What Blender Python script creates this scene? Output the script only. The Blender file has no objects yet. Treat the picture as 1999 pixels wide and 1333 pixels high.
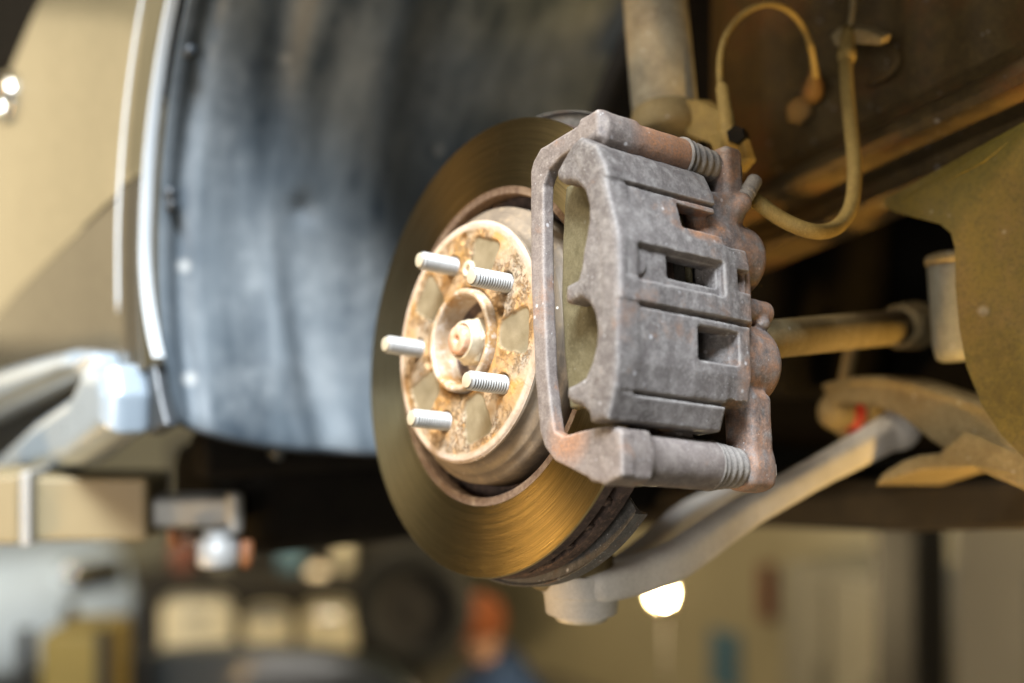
import bpy, bmesh, math, random
import numpy as np
from mathutils import Matrix, Vector

random.seed(4); rng = np.random.default_rng(7)
scene = bpy.context.scene
COL = scene.collection
# ------------------------------------------------------------------ camera
Z0 = 1.75                                     # height of the wheel centre above the workshop floor (car on a lift)
CAM = np.array([0.69666, -0.46682, Z0 + 0.0007])
YAW, PITCH, ROLL = 0.94191, 0.00443, 0.15243
FPX = 2400.0
cam_d = bpy.data.cameras.new('camera'); cam = bpy.data.objects.new('camera', cam_d); COL.objects.link(cam)
cam.location = CAM; cam.rotation_euler = (math.pi/2 + PITCH, 0, YAW)
cam_d.sensor_width = 36.0; cam_d.lens = FPX/1999*36.0
cam_d.clip_start = 0.02; cam_d.clip_end = 100
cam_d.dof.use_dof = True; cam_d.dof.focus_distance = 0.772; cam_d.dof.aperture_fstop = 2.0
scene.camera = cam
FW = np.array([-math.sin(YAW)*math.cos(PITCH), math.cos(YAW)*math.cos(PITCH), math.sin(PITCH)])
RT = np.cross(FW, [0, 0, 1]); RT /= np.linalg.norm(RT); UP = np.cross(RT, FW)
def ray(px, py): return (px-999.5)/FPX*RT - (py-666.5)/FPX*UP + FW
def atd(px, py, d): return Vector(CAM + ray(px, py)*d)                     # point at a distance along the view axis
def aty(px, py, y): q = ray(px, py); return Vector(CAM + q*((y-CAM[1])/q[1]))   # point on the car plane y
def atx(px, py, x): q = ray(px, py); return Vector(CAM + q*((x-CAM[0])/q[0]))
# ------------------------------------------------------------------ world and lamps
w = bpy.data.worlds.new('World'); scene.world = w; w.use_nodes = True
w.node_tree.nodes['Background'].inputs[0].default_value = (0.75, 0.85, 1.0, 1)
w.node_tree.nodes['Background'].inputs[1].default_value = 0.004
def area(name, loc, target, sx, sy, power, col):
    l = bpy.data.lights.new(name, 'AREA'); l.shape = 'RECTANGLE'; l.size = sx; l.size_y = sy; l.energy = power; l.color = col
    o = bpy.data.objects.new(name, l); COL.objects.link(o); o.location = loc
    o.rotation_euler = (Vector(target)-Vector(loc)).to_track_quat('-Z', 'Y').to_euler(); return o
area('gate_daylight', (1.42, -1.35, Z0+2.65), (0, 0, Z0), 1.2, 0.8, 420, (0.84, 0.92, 1.0))
area('low_fill_light', (1.4, -2.3, Z0-.15), (0, 0, Z0-.1), 1.2, 0.7, 32, (1.0, 0.95, 0.88))  # added fill that lifts the control arm and lower caliper
area('ceiling_tube_light', (-0.35, -1.30, Z0+1.6), (0.05, 0, Z0), 1.4, 0.30, 50, (1.0, 0.88, 0.68))
area('bay_warm_light', (-5.0, -1.0, Z0+0.75), (-0.5, -0.1, Z0+.1), 1.5, 1.5, 9, (1.0, 0.78, 0.44))
area('floor_work_light', (-0.62, -1.05, Z0-0.62), (0.05, 0, Z0-.05), 0.30, 0.22, 11, (1.0, 0.60, 0.20))
area('under_car_work_light', (0.82, 0.16, Z0-0.9), (0.24, 0.44, Z0+.0), 0.25, 0.2, 1.6, (1.0, 0.62, 0.17)).data.spread = math.radians(34)
area('bay_ceiling_light', (-3.6, 1.9, 4.3), (-3.6, 1.9, 0), 3.6, 1.6, 28, (1.0, 0.84, 0.55))
scene.view_settings.view_transform = 'Standard'; scene.view_settings.look = 'None'
scene.view_settings.exposure = 0.15; scene.view_settings.gamma = 1.0
scene.render.engine = 'CYCLES'
scene.cycles.use_denoising = True
try: scene.cycles.denoiser = 'OPENIMAGEDENOISE'
except Exception: pass
scene.cycles.max_bounces = 8; scene.cycles.caustics_reflective = False; scene.cycles.caustics_refractive = False
scene.cycles.sample_clamp_indirect = 4.0

# ------------------------------------------------------------------ frames
_r2 = math.cos(ROLL)*RT + math.sin(ROLL)*UP; _u2 = -math.sin(ROLL)*RT + math.cos(ROLL)*UP
ROT = np.outer(RT, _r2) + np.outer(UP, _u2) + np.outer(FW, FW)
_c = CAM - np.array([0, 0, Z0]); _t = _c - ROT@_c + np.array([0, 0, Z0])
HUB = Matrix([[*ROT[i], _t[i]] for i in range(3)] + [[0, 0, 0, 1]])        # wheel frame: y is the axle, -y points outboard
PHI = math.radians(15.3)
CAL = HUB @ Matrix(((math.cos(PHI), 0, -math.sin(PHI), 0), (0, 1, 0, 0), (math.sin(PHI), 0, math.cos(PHI), 0), (0, 0, 0, 1)))  # x radial, y axle, z tangent

# ------------------------------------------------------------------ objects
def tag(o, label=None, cat=None, group=None, kind=None):
    if label: o['label'] = label
    if cat: o['category'] = cat
    if group: o['group'] = group
    if kind: o['kind'] = kind
    return o
def empty(name, mat4=None, **k):
    o = bpy.data.objects.new(name, None); COL.objects.link(o); o.empty_display_size = 0.02
    if mat4 is not None: o.matrix_world = mat4
    return tag(o, **k)
def link(name, me, mat, parent=None, mat4=None, smooth=True, **k):
    o = bpy.data.objects.new(name, me); COL.objects.link(o)
    if mat is not None and len(me.materials) == 0: me.materials.append(mat)
    if parent is not None: o.parent = parent
    if mat4 is not None: o.matrix_local = mat4
    if smooth and len(me.polygons): me.polygons.foreach_set('use_smooth', [True]*len(me.polygons))
    return tag(o, **k)
def pydata(name, v, f):
    me = bpy.data.meshes.new(name)
    me.from_pydata([tuple(map(float, q)) for q in v], [], [tuple(map(int, q)) for q in f]); me.update(); return me
def sharp(o, deg=35):
    me = o.data; bm = bmesh.new(); bm.from_mesh(me)
    for e in bm.edges:
        if len(e.link_faces) == 2 and e.calc_face_angle(0) > math.radians(deg): e.smooth = False
    bm.to_mesh(me); bm.free(); return o
def recalc(me):
    bm = bmesh.new(); bm.from_mesh(me); bmesh.ops.recalc_face_normals(bm, faces=bm.faces); bm.to_mesh(me); bm.free(); return me
def mm(pts): return [tuple(c*0.001 for c in q) for q in pts]

def lathe(name, prof, n=128, a0=0.0, a1=360.0, closed=False):
    """(r, y) profile in mm turned about the y axis"""
    full = abs(a1-a0) >= 359.99; m = n if full else n+1
    v = []; f = []
    for i in range(m):
        a = math.radians(a0 + (a1-a0)*i/n); c, s = math.cos(a), math.sin(a)
        for r, y in prof: v.append((r*c*.001, y*.001, r*s*.001))
    k = len(prof)
    for i in range(n):
        j = (i+1) % m
        for q in range(k if closed else k-1):
            q2 = (q+1) % k
            f.append((i*k+q, i*k+q2, j*k+q2, j*k+q))
    me = pydata(name, v, f)
    bm = bmesh.new(); bm.from_mesh(me); bmesh.ops.remove_doubles(bm, verts=bm.verts, dist=1e-6)
    if not full and closed: bmesh.ops.holes_fill(bm, edges=[e for e in bm.edges if e.is_boundary], sides=0)
    bmesh.ops.recalc_face_normals(bm, faces=bm.faces); bm.to_mesh(me); bm.free(); return me

def tube(name, pts, r, n=14, sub=8, caps=True):
    """smooth tube through points (metres); r a number or one per point"""
    P = [Vector(p) for p in pts]; R = r if isinstance(r, (list, tuple)) else [r]*len(P)
    Q = []; RR = []
    for i in range(len(P)-1):
        p0 = P[max(i-1, 0)]; p1 = P[i]; p2 = P[i+1]; p3 = P[min(i+2, len(P)-1)]
        for s in range(sub):
            t = s/sub
            Q.append(0.5*((2*p1)+(p2-p0)*t+(2*p0-5*p1+4*p2-p3)*t*t+(3*p1-p0-3*p2+p3)*t**3)); RR.append(R[i]*(1-t)+R[i+1]*t)
    Q.append(P[-1]); RR.append(R[-1])
    v = []; f = []; prev = None
    for i, q in enumerate(Q):
        d = (Q[min(i+1, len(Q)-1)]-Q[max(i-1, 0)]).normalized()
        if prev is None:
            prev = d.orthogonal().normalized()
        prev = (prev - d*prev.dot(d)).normalized(); b = d.cross(prev)
        for k in range(n):
            a = 2*math.pi*k/n; v.append(q + (prev*math.cos(a)+b*math.sin(a))*RR[i])
    for i in range(len(Q)-1):
        for k in range(n):
            f.append((i*n+k, i*n+(k+1) % n, (i+1)*n+(k+1) % n, (i+1)*n+k))
    if caps: f.append(tuple(range(n))[::-1]); f.append(tuple((len(Q)-1)*n+k for k in range(n)))
    return recalc(pydata(name, v, f))

def cyl_between(name, p, q, prof, n=24):
    """lathe profile [(r mm, s 0..1)] along p->q"""
    p = Vector(p); q = Vector(q); d = q-p; L = d.length; d.normalize(); x = d.orthogonal().normalized(); y = d.cross(x)
    v = []; f = []; k = len(prof)
    for i in range(n):
        a = 2*math.pi*i/n
        for r, s in prof: v.append(p + d*(s*L) + (x*math.cos(a)+y*math.sin(a))*(r*.001))
    for i in range(n):
        j = (i+1) % n
        for c in range(k-1): f.append((i*k+c, i*k+c+1, j*k+c+1, j*k+c))
    f.append(tuple(i*k for i in range(n))); f.append(tuple(i*k+k-1 for i in range(n)))
    return recalc(pydata(name, v, f))

def boxm(name, lo, hi, bev=0.0, seg=2):
    bm = bmesh.new(); bmesh.ops.create_cube(bm, size=1)
    for q in bm.verts:
        q.co = Vector([(lo[i]+hi[i])/2 + q.co[i]*(hi[i]-lo[i]) for i in range(3)])
    if bev: bmesh.ops.bevel(bm, geom=bm.edges[:], offset=bev, segments=seg, affect='EDGES', profile=0.5)
    me = bpy.data.meshes.new(name); bm.to_mesh(me); bm.free(); return me

def slab(name, poly, off, bev=0.0):
    """closed polygon of 3D points pushed along vector off"""
    off = Vector(off); n = len(poly)
    v = [Vector(q) for q in poly] + [Vector(q)+off for q in poly]
    f = [tuple(range(n)), tuple(range(2*n-1, n-1, -1))] + [(i, (i+1) % n, n+(i+1) % n, n+i) for i in range(n)]
    me = recalc(pydata(name, v, f))
    if bev:
        bm = bmesh.new(); bm.from_mesh(me)
        bmesh.ops.bevel(bm, geom=[e for e in bm.edges if e.calc_face_angle(0) > 0.6], offset=bev, segments=2, affect='EDGES', profile=.5)
        bm.to_mesh(me); bm.free()
    return me

# ------------------------------------------------------------------ signed distance modelling (castings)
class SDF:
    def __init__(s, lo, hi, h):
        s.lo = np.array(lo, np.float32); s.h = h
        s.n = [int(math.ceil((hi[i]-lo[i])/h))+1 for i in range(3)]
        ax = [s.lo[i]+h*np.arange(s.n[i], dtype=np.float32) for i in range(3)]
        s.x = ax[0][:, None, None]; s.y = ax[1][None, :, None]; s.z = ax[2][None, None, :]
        s.d = np.full(s.n, 1e3, np.float32)
    def box(s, lo, hi, r=2.0, rot=0.0):
        c = [(lo[i]+hi[i])/2 for i in range(3)]; b = [(hi[i]-lo[i])/2-r for i in range(3)]
        x, y, z = s.x-c[0], s.y-c[1], s.z-c[2]
        if rot: cr, sr = math.cos(rot), math.sin(rot); x, z = x*cr+z*sr, -x*sr+z*cr
        qx, qy, qz = np.abs(x)-b[0], np.abs(y)-b[1], np.abs(z)-b[2]
        return np.sqrt(np.maximum(qx, 0)**2+np.maximum(qy, 0)**2+np.maximum(qz, 0)**2)+np.minimum(np.maximum(np.maximum(qx, qy), qz), 0)-r
    def cyl(s, c, r, y0, y1, rd=2.0, axis=1):
        P = [s.x, s.y, s.z]; o = [i for i in range(3) if i != axis]
        q = np.sqrt((P[o[0]]-c[0])**2+(P[o[1]]-c[1])**2)-(r-rd); v = np.abs(P[axis]-(y0+y1)/2)-((y1-y0)/2-rd)
        return np.sqrt(np.maximum(q, 0)**2+np.maximum(v, 0)**2)+np.minimum(np.maximum(q, v), 0)-rd
    def cap(s, p, q, r0, r1):
        p = np.array(p, float); q = np.array(q, float); d = q-p; L = (d@d)
        t = np.clip(((s.x-p[0])*d[0]+(s.y-p[1])*d[1]+(s.z-p[2])*d[2])/L, 0, 1)
        return np.sqrt((s.x-p[0]-t*d[0])**2+(s.y-p[1]-t*d[1])**2+(s.z-p[2]-t*d[2])**2)-(r0+(r1-r0)*t)
    def sph(s, c, r): return np.sqrt((s.x-c[0])**2+(s.y-c[1])**2+(s.z-c[2])**2)-r
    def poly(s, pts, y0, y1, rd=2.0):
        """polygon in x,z extruded along y with rounded edges"""
        pts = np.array(pts, float); X = s.x[:, 0, :]+0*s.z[:, 0, :]; Z = s.z[:, 0, :]+0*s.x[:, 0, :]
        d = np.full(X.shape, 1e9); sg = np.ones(X.shape); n = len(pts)
        for i in range(n):
            a = pts[i]; b = pts[i-1]; e = b-a; wx = X-a[0]; wz = Z-a[1]
            t = np.clip((wx*e[0]+wz*e[1])/(e@e), 0, 1)
            d = np.minimum(d, (wx-e[0]*t)**2+(wz-e[1]*t)**2)
            c1 = Z >= a[1]; c2 = Z < b[1]; c3 = e[0]*wz > e[1]*wx
            fl = (c1 & c2 & c3) | (~c1 & ~c2 & ~c3); sg = np.where(fl, -sg, sg)
        d = (sg*np.sqrt(d)).astype(np.float32)+rd
        q = d[:, None, :]; v = np.abs(s.y-(y0+y1)/2)-((y1-y0)/2-rd)
        return np.sqrt(np.maximum(q, 0)**2+np.maximum(v, 0)**2)+np.minimum(np.maximum(q, v), 0)-rd
    def rod(s, pts, sec, k=6.0, sub=5):
        """smooth bar of rounded rectangular section through points; sec = (half width, half height, rounding) per point; height near z"""
        P = np.array(pts, float); Q = []; SS = []
        for i in range(len(P)-1):
            p0, p1, p2, p3 = P[max(i-1, 0)], P[i], P[i+1], P[min(i+2, len(P)-1)]
            for q in range(sub):
                t = q/sub; Q.append(.5*(2*p1+(p2-p0)*t+(2*p0-5*p1+4*p2-p3)*t*t+(3*p1-p0-3*p2+p3)*t**3)); SS.append(np.array(sec[i])*(1-t)+np.array(sec[i+1])*t)
        Q.append(P[-1]); SS.append(np.array(sec[-1], float)); out = None
        for i in range(len(Q)-1):
            p, q = Q[i], Q[i+1]; d = q-p; L = np.linalg.norm(d); e = d/L
            n1 = np.cross(e, [0, 0, 1]); n1 /= np.linalg.norm(n1); n2 = np.cross(n1, e)
            wx, wy, wz = s.x-p[0], s.y-p[1], s.z-p[2]
            a = wx*e[0]+wy*e[1]+wz*e[2]; t = np.clip(a/L, 0, 1)
            hw = SS[i][0]+(SS[i+1][0]-SS[i][0])*t; hh = SS[i][1]+(SS[i+1][1]-SS[i][1])*t; r = SS[i][2]
            qx = np.abs(wx*n1[0]+wy*n1[1]+wz*n1[2])-hw+r; qz = np.abs(wx*n2[0]+wy*n2[1]+wz*n2[2])-hh+r
            qy = np.maximum(np.abs(a-L/2)-L/2, 0)
            dd = np.sqrt(np.maximum(qx, 0)**2+np.maximum(qz, 0)**2+qy**2)+np.minimum(np.maximum(qx, qz), 0)-r
            dd = np.where(qy > r*1.5, dd+qy, dd)
            out = dd if out is None else np.minimum(out, dd)
        return out
    def add(s, d, k=0.0): s.d = smin(s.d, d, k) if k else np.minimum(s.d, d); return s
    def cut(s, d, k=0.0): s.d = -smin(-s.d, d, k) if k else np.maximum(s.d, -d); return s
    def lump(s, amp, wl, seed=0):
        r = np.random.default_rng(seed); n = 0
        for i in range(7):
            k = r.normal(size=3); k = k/np.linalg.norm(k)*2*math.pi/(wl*r.uniform(.6, 1.6)); ph = r.uniform(0, 6.3)
            n = n+np.sin(s.x*k[0]+s.y*k[1]+s.z*k[2]+ph)
        s.d = s.d+(amp/7*n).astype(np.float32); return s
    def mesh(s, name):
        d = s.d; ins = d < 0; n = s.n
        c = [m-1 for m in n]; acc = np.zeros(c+[3], np.float32); cnt = np.zeros(c, np.float32)
        for ax in range(3):
            sl0 = [slice(None)]*3; sl1 = [slice(None)]*3; sl0[ax] = slice(0, -1); sl1[ax] = slice(1, None)
            a = d[tuple(sl0)]; b = d[tuple(sl1)]; x = (a < 0) != (b < 0)
            t = np.where(x, a/np.where(x, a-b, 1), 0).astype(np.float32)
            o = [i for i in range(3) if i != ax]
            for u in (0, 1):
                for v in (0, 1):
                    sl = [slice(None)]*3; sl[o[0]] = slice(u, n[o[0]]-1+u); sl[o[1]] = slice(v, n[o[1]]-1+v); sl = tuple(sl)
                    xx = x[sl]; cnt += xx; acc[..., ax] += t[sl]*xx
                    if u: acc[..., o[0]] += xx
                    if v: acc[..., o[1]] += xx
        act = cnt > 0; idx = np.full(c, -1, np.int64); idx[act] = np.arange(act.sum())
        I = np.argwhere(act).astype(np.float32); V = (I+acc[act]/cnt[act][:, None])*s.h+s.lo
        F = []
        for ax in range(3):
            o = [(ax+1) % 3, (ax+2) % 3]
            sl0 = [slice(1, -1)]*3; sl1 = [slice(1, -1)]*3; sl0[ax] = slice(0, -1); sl1[ax] = slice(1, None)
            a = ins[tuple(sl0)]; b = ins[tuple(sl1)]
            e = np.argwhere(a != b)
            if not len(e): continue
            flip = ~a[tuple(e.T)]
            base = e.copy(); base[:, o[0]] += 1; base[:, o[1]] += 1
            q = []
            for u, v in ((1, 1), (0, 1), (0, 0), (1, 0)):
                g = base.copy(); g[:, o[0]] -= u; g[:, o[1]] -= v; q.append(idx[tuple(g.T)])
            q = np.stack(q, 1); q[flip] = q[flip][:, ::-1]; F.append(q)
        F = np.concatenate(F); F = F[(F >= 0).all(1)]; V = V*0.001
        me = bpy.data.meshes.new(name); me.vertices.add(len(V)); me.vertices.foreach_set('co', V.astype(np.float32).ravel())
        me.loops.add(len(F)*4); me.loops.foreach_set('vertex_index', F.astype(np.int32).ravel())
        me.polygons.add(len(F)); me.polygons.foreach_set('loop_start', np.arange(0, len(F)*4, 4, dtype=np.int32))
        me.update(calc_edges=True); me.validate(); return me
def smin(a, b, k):
    h = np.clip(0.5+0.5*(b-a)/k, 0, 1); return b+(a-b)*h-k*h*(1-h)

# ------------------------------------------------------------------ materials
class N:
    def __init__(s, name):
        s.m = bpy.data.materials.new(name); s.m.use_nodes = True; s.t = s.m.node_tree
        s.b = s.t.nodes['Principled BSDF']; s.o = s.t.nodes['Material Output']
        s.tc = s.t.nodes.new('ShaderNodeTexCoord').outputs['Object']
    def node(s, typ, ins=None, **pr):
        n = s.t.nodes.new(typ)
        for k, v in pr.items(): setattr(n, k, v)
        for k, v in (ins or {}).items(): s.put(n.inputs[k], v)
        return n
    def put(s, sock, v):
        if isinstance(v, bpy.types.NodeSocket): s.t.links.new(v, sock)
        elif isinstance(v, tuple) and len(v) == 3 and sock.type == 'RGBA': sock.default_value = (*v, 1)
        else: sock.default_value = v
    def noise(s, sc, det=6, rough=.6, dist=0.0, vec=None):
        return s.node('ShaderNodeTexNoise', {'Vector': vec or s.tc, 'Scale': sc, 'Detail': det, 'Roughness': rough, 'Distortion': dist}).outputs[0]
    def vor(s, sc, feat='F1', vec=None):
        return s.node('ShaderNodeTexVoronoi', {'Vector': vec or s.tc, 'Scale': sc}, feature=feat).outputs['Distance']
    def map(s, scale=(1, 1, 1), rot=(0, 0, 0), loc=(0, 0, 0)):
        return s.node('ShaderNodeMapping', {'Vector': s.tc, 'Scale': scale, 'Rotation': rot, 'Location': loc}).outputs[0]
    def ramp(s, f, a, b, lo=0.0, hi=1.0):
        return s.node('ShaderNodeMapRange', {'Value': f, 'From Min': a, 'From Max': b, 'To Min': lo, 'To Max': hi}, clamp=True).outputs[0]
    def mix(s, f, a, b):
        n = s.node('ShaderNodeMix', data_type='RGBA'); s.put(n.inputs[0], f); s.put(n.inputs[6], a); s.put(n.inputs[7], b); return n.outputs[2]
    def math(s, op, a, b=0.0):
        n = s.node('ShaderNodeMath', operation=op); s.put(n.inputs[0], a); s.put(n.inputs[1], b); return n.outputs[0]
    def bump(s, h, st=.5, dist=.001, normal=None):
        i = {'Height': h, 'Strength': st, 'Distance': dist}
        if normal: i['Normal'] = normal
        return s.node('ShaderNodeBump', i).outputs[0]
    def attr(s, name): return s.node('ShaderNodeAttribute', attribute_name=name).outputs['Fac']
    def xyz(s):
        n = s.node('ShaderNodeSeparateXYZ', {0: s.tc}); return n.outputs
    def set(s, **k):
        for q, v in k.items():
            s.put(s.b.inputs[{'base': 'Base Color', 'rough': 'Roughness', 'metal': 'Metallic', 'normal': 'Normal', 'spec': 'Specular IOR Level', 'aniso': 'Anisotropic', 'anrot': 'Anisotropic Rotation', 'tan': 'Tangent', 'coat': 'Coat Weight', 'coatr': 'Coat Roughness', 'emit': 'Emission Color', 'emits': 'Emission Strength', 'trans': 'Transmission Weight', 'alpha': 'Alpha'}[q]], v)
        return s.m

def dusty(name, dark, mid, dust, rust=None, rust_amt=0.5, speck=0.0, rough=.8, sc=1.0, bump=.35, metal=0.0, fine=1100, edge=0.0, zone=None):
    n = N(name)
    big = n.noise(16*sc, 5, .6); f = n.noise(140*sc, 6, .65); h_ = n.noise(480*sc, 5, .7); g = n.noise(fine*sc, 3, .6)
    c = n.mix(n.ramp(big, .35, .65), dark, mid)
    c = n.mix(n.ramp(f, .45, .75, 0, .5), c, dust)
    c = n.mix(n.ramp(h_, .5, .72, 0, .5), c, dust)
    if rust:
        rr = n.math('MULTIPLY', n.ramp(n.noise(32*sc, 6, .7, .3), 1-rust_amt-.1, 1-rust_amt+.08), n.ramp(h_, .35, .6, .3, 1))
        c = n.mix(rr, c, rust)
    if zone:                                   # rust stain with a place of its own
        c = n.mix(n.math('MULTIPLY', zone(n), n.ramp(h_, .36, .62, .35, .9)), c, (.34, .155, .07))
    c = n.mix(n.ramp(g, .45, .72, 0, .4), c, tuple(q*.35 for q in dark))
    if edge:  # edge highlights put into the colour: convex edges lightened
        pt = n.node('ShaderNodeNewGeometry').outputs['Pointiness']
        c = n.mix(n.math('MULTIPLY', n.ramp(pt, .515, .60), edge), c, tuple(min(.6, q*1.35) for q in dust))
    if speck:
        v = n.vor(95*sc); sp = n.math('MULTIPLY', n.ramp(v, .15, .07), n.ramp(n.noise(30, 3), .5, .6))
        c = n.mix(n.math('MULTIPLY', sp, speck), c, (.70, .70, .72))
        v = n.vor(260*sc); sp = n.math('MULTIPLY', n.ramp(v, .16, .08), n.ramp(n.noise(44, 3), .52, .6))
        c = n.mix(n.math('MULTIPLY', sp, speck), c, (.62, .61, .61))
    h = n.math('ADD', n.math('MULTIPLY', f, .35), n.math('ADD', n.math('MULTIPLY', h_, .6), n.math('MULTIPLY', g, .5)))
    return n.set(base=c, rough=n.ramp(f, .2, .8, rough-.12, rough+.12), metal=metal, spec=.35, normal=n.bump(h, bump, .0012))

M = {}
def stain(n):
    o = n.xyz(); top = n.math('MULTIPLY', n.ramp(o[2], .084, .098), n.ramp(o[1], .012, .03))
    d2 = n.math('SQRT', n.math('ADD', n.math('POWER', n.math('SUBTRACT', o[0], .122), 2.0), n.math('POWER', n.math('ADD', o[2], .080), 2.0)))
    return n.math('MAXIMUM', top, n.math('MULTIPLY', n.ramp(d2, .022, .008), .8))
def stain_c(n):
    o = n.xyz(); w1 = n.math('ADD', n.math('POWER', n.math('DIVIDE', n.math('SUBTRACT', o[1], .058), .028), 2.0), n.math('POWER', n.math('DIVIDE', n.math('SUBTRACT', o[2], .051), .012), 2.0))
    end = n.math('MULTIPLY', n.ramp(o[1], .078, .10), .7)
    return n.math('MULTIPLY', n.math('MAXIMUM', n.ramp(w1, 1.7, .9), end), n.ramp(n.noise(90, 5, .6), .35, .6))
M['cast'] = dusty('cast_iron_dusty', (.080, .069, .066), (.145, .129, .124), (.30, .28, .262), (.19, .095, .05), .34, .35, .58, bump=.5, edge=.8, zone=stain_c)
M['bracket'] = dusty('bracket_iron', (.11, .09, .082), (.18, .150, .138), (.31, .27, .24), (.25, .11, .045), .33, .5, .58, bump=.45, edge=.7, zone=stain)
M['steel_dust'] = dusty('dusty_painted_steel', (.13, .095, .042), (.21, .16, .08), (.30, .235, .13), (.22, .10, .03), .3, .3, .8)
M['alu'] = dusty('dusty_aluminium', (.50, .465, .42), (.62, .585, .54), (.68, .64, .59), (.34, .25, .16), .28, .2, .6, bump=.12)
M['plate'] = dusty('olive_sheet_metal', (.065, .041, .002), (.105, .071, .004), (.135, .092, .010), (.10, .06, .015), .4, .1, .6, sc=.3, bump=.03)
M['canister'] = dusty('dusty_canister', (.13, .118, .085), (.19, .172, .13), (.25, .228, .18), None, 0, .1, .6, sc=.5, bump=.1)
M['rubber'] = dusty('dusty_rubber', (.035, .033, .033), (.075, .07, .068), (.20, .18, .165), None, 0, .2, .75, bump=.15)
M['boot'] = dusty('dust_caked_boot', (.11, .098, .09), (.19, .17, .155), (.30, .27, .235), None, 0, .3, .75, bump=.2)
M['hose'] = dusty('dusty_hose', (.17, .11, .03), (.26, .18, .055), (.35, .25, .085), None, 0, .1, .75, bump=.15)
M['apron'] = dusty('dusty_body_panel', (.042, .026, .008), (.085, .054, .016), (.135, .088, .028), (.11, .046, .012), .42, .2, .75, sc=.5)
M['black'] = dusty('grimy_black', (.004, .0035, .003), (.008, .0065, .005), (.016, .012, .008), None, 0, 0, .7)
M['black'].node_tree.nodes['Principled BSDF'].inputs['Specular IOR Level'].default_value = .08
M['grime'] = dusty('brown_grime', (.016, .011, .005), (.032, .022, .010), (.055, .038, .017), None, 0, 0, .75, sc=.5)
M['pad_lining'] = dusty('pad_lining', (.05, .045, .04), (.09, .08, .07), (.14, .12, .10))
M['pad_plate'] = dusty('pad_backing_plate', (.055, .047, .024), (.095, .081, .044), (.15, .13, .078), None, 0, .1, .55, bump=.1)
M['shield'] = dusty('shield_steel', (.07, .065, .06), (.13, .12, .11), (.24, .22, .20), (.16, .08, .04), .35, .6, .7)
M['strut'] = dusty('strut_paint', (.22, .19, .14), (.44, .39, .28), (.55, .49, .37), (.24, .13, .06), .3, .5, .6, sc=.9, bump=.2)

def disc_mat():
    n = N('worn_rotor_face'); o = n.xyz()
    r = n.math('SQRT', n.math('ADD', n.math('MULTIPLY', o[0], o[0]), n.math('MULTIPLY', o[2], o[2])))
    comb = n.node('ShaderNodeCombineXYZ', {0: r, 1: n.math('MULTIPLY', n.noise(6, 2), .0025)}).outputs[0]
    g1 = n.noise(900, 5, .75, 0, comb); g2 = n.noise(190, 4, .6, 0, comb)
    # streaks of limited arc length along the wear rings
    ang = n.math('ARCTAN2', o[2], o[0])
    cv = n.node('ShaderNodeCombineXYZ', {0: n.math('MULTIPLY', r, 1500.0), 1: n.math('MULTIPLY', ang, 3.0)}).outputs[0]
    st = n.noise(1.0, 4, .6, 0, cv)
    c = n.mix(n.ramp(g2, .3, .7), (.28, .22, .11), (.46, .36, .19))
    c = n.mix(n.ramp(st, .35, .65, 0, .85), c, (.15, .115, .055))
    blot = n.ramp(n.noise(28, 4, .6), .45, .7, 0, .45)
    c = n.mix(blot, c, (.22, .18, .09))
    h = n.math('ADD', n.math('MULTIPLY', g1, .5), n.math('ADD', n.math('MULTIPLY', g2, .8), n.math('MULTIPLY', st, .5)))
    tan = n.node('ShaderNodeTangent', direction_type='RADIAL', axis='Y').outputs[0]
    return n.set(base=c, metal=1.0, rough=n.ramp(st, .3, .7, .27, .40), aniso=.8, anrot=.25, tan=tan, normal=n.bump(h, .55, .0004))
M['disc'] = disc_mat()
def rust_edge():
    n = N('rusty_rotor_iron'); f = n.noise(260, 6, .7); b = n.noise(60, 5, .6); g = n.noise(1100, 3, .6)
    c = n.mix(n.ramp(b, .35, .65), (.05, .035, .03), (.10, .068, .055))
    c = n.mix(n.ramp(f, .5, .72), c, (.20, .125, .09))
    return n.set(base=c, rough=.85, spec=.3, normal=n.bump(n.math('ADD', f, n.math('MULTIPLY', g, .5)), .9, .0018))
M['rust_edge'] = rust_edge()
def rust_ring():
    n = N('rust_ring'); f = n.noise(300, 5, .7); g = n.noise(70, 4, .6)
    c = n.mix(n.ramp(f, .4, .65), (.125, .08, .05), (.06, .032, .018)); c = n.mix(n.ramp(g, .5, .7), c, (.18, .125, .08))
    return n.set(base=c, rough=.85, spec=.3, normal=n.bump(f, .6, .001))
M['rust_ring'] = rust_ring()
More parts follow.
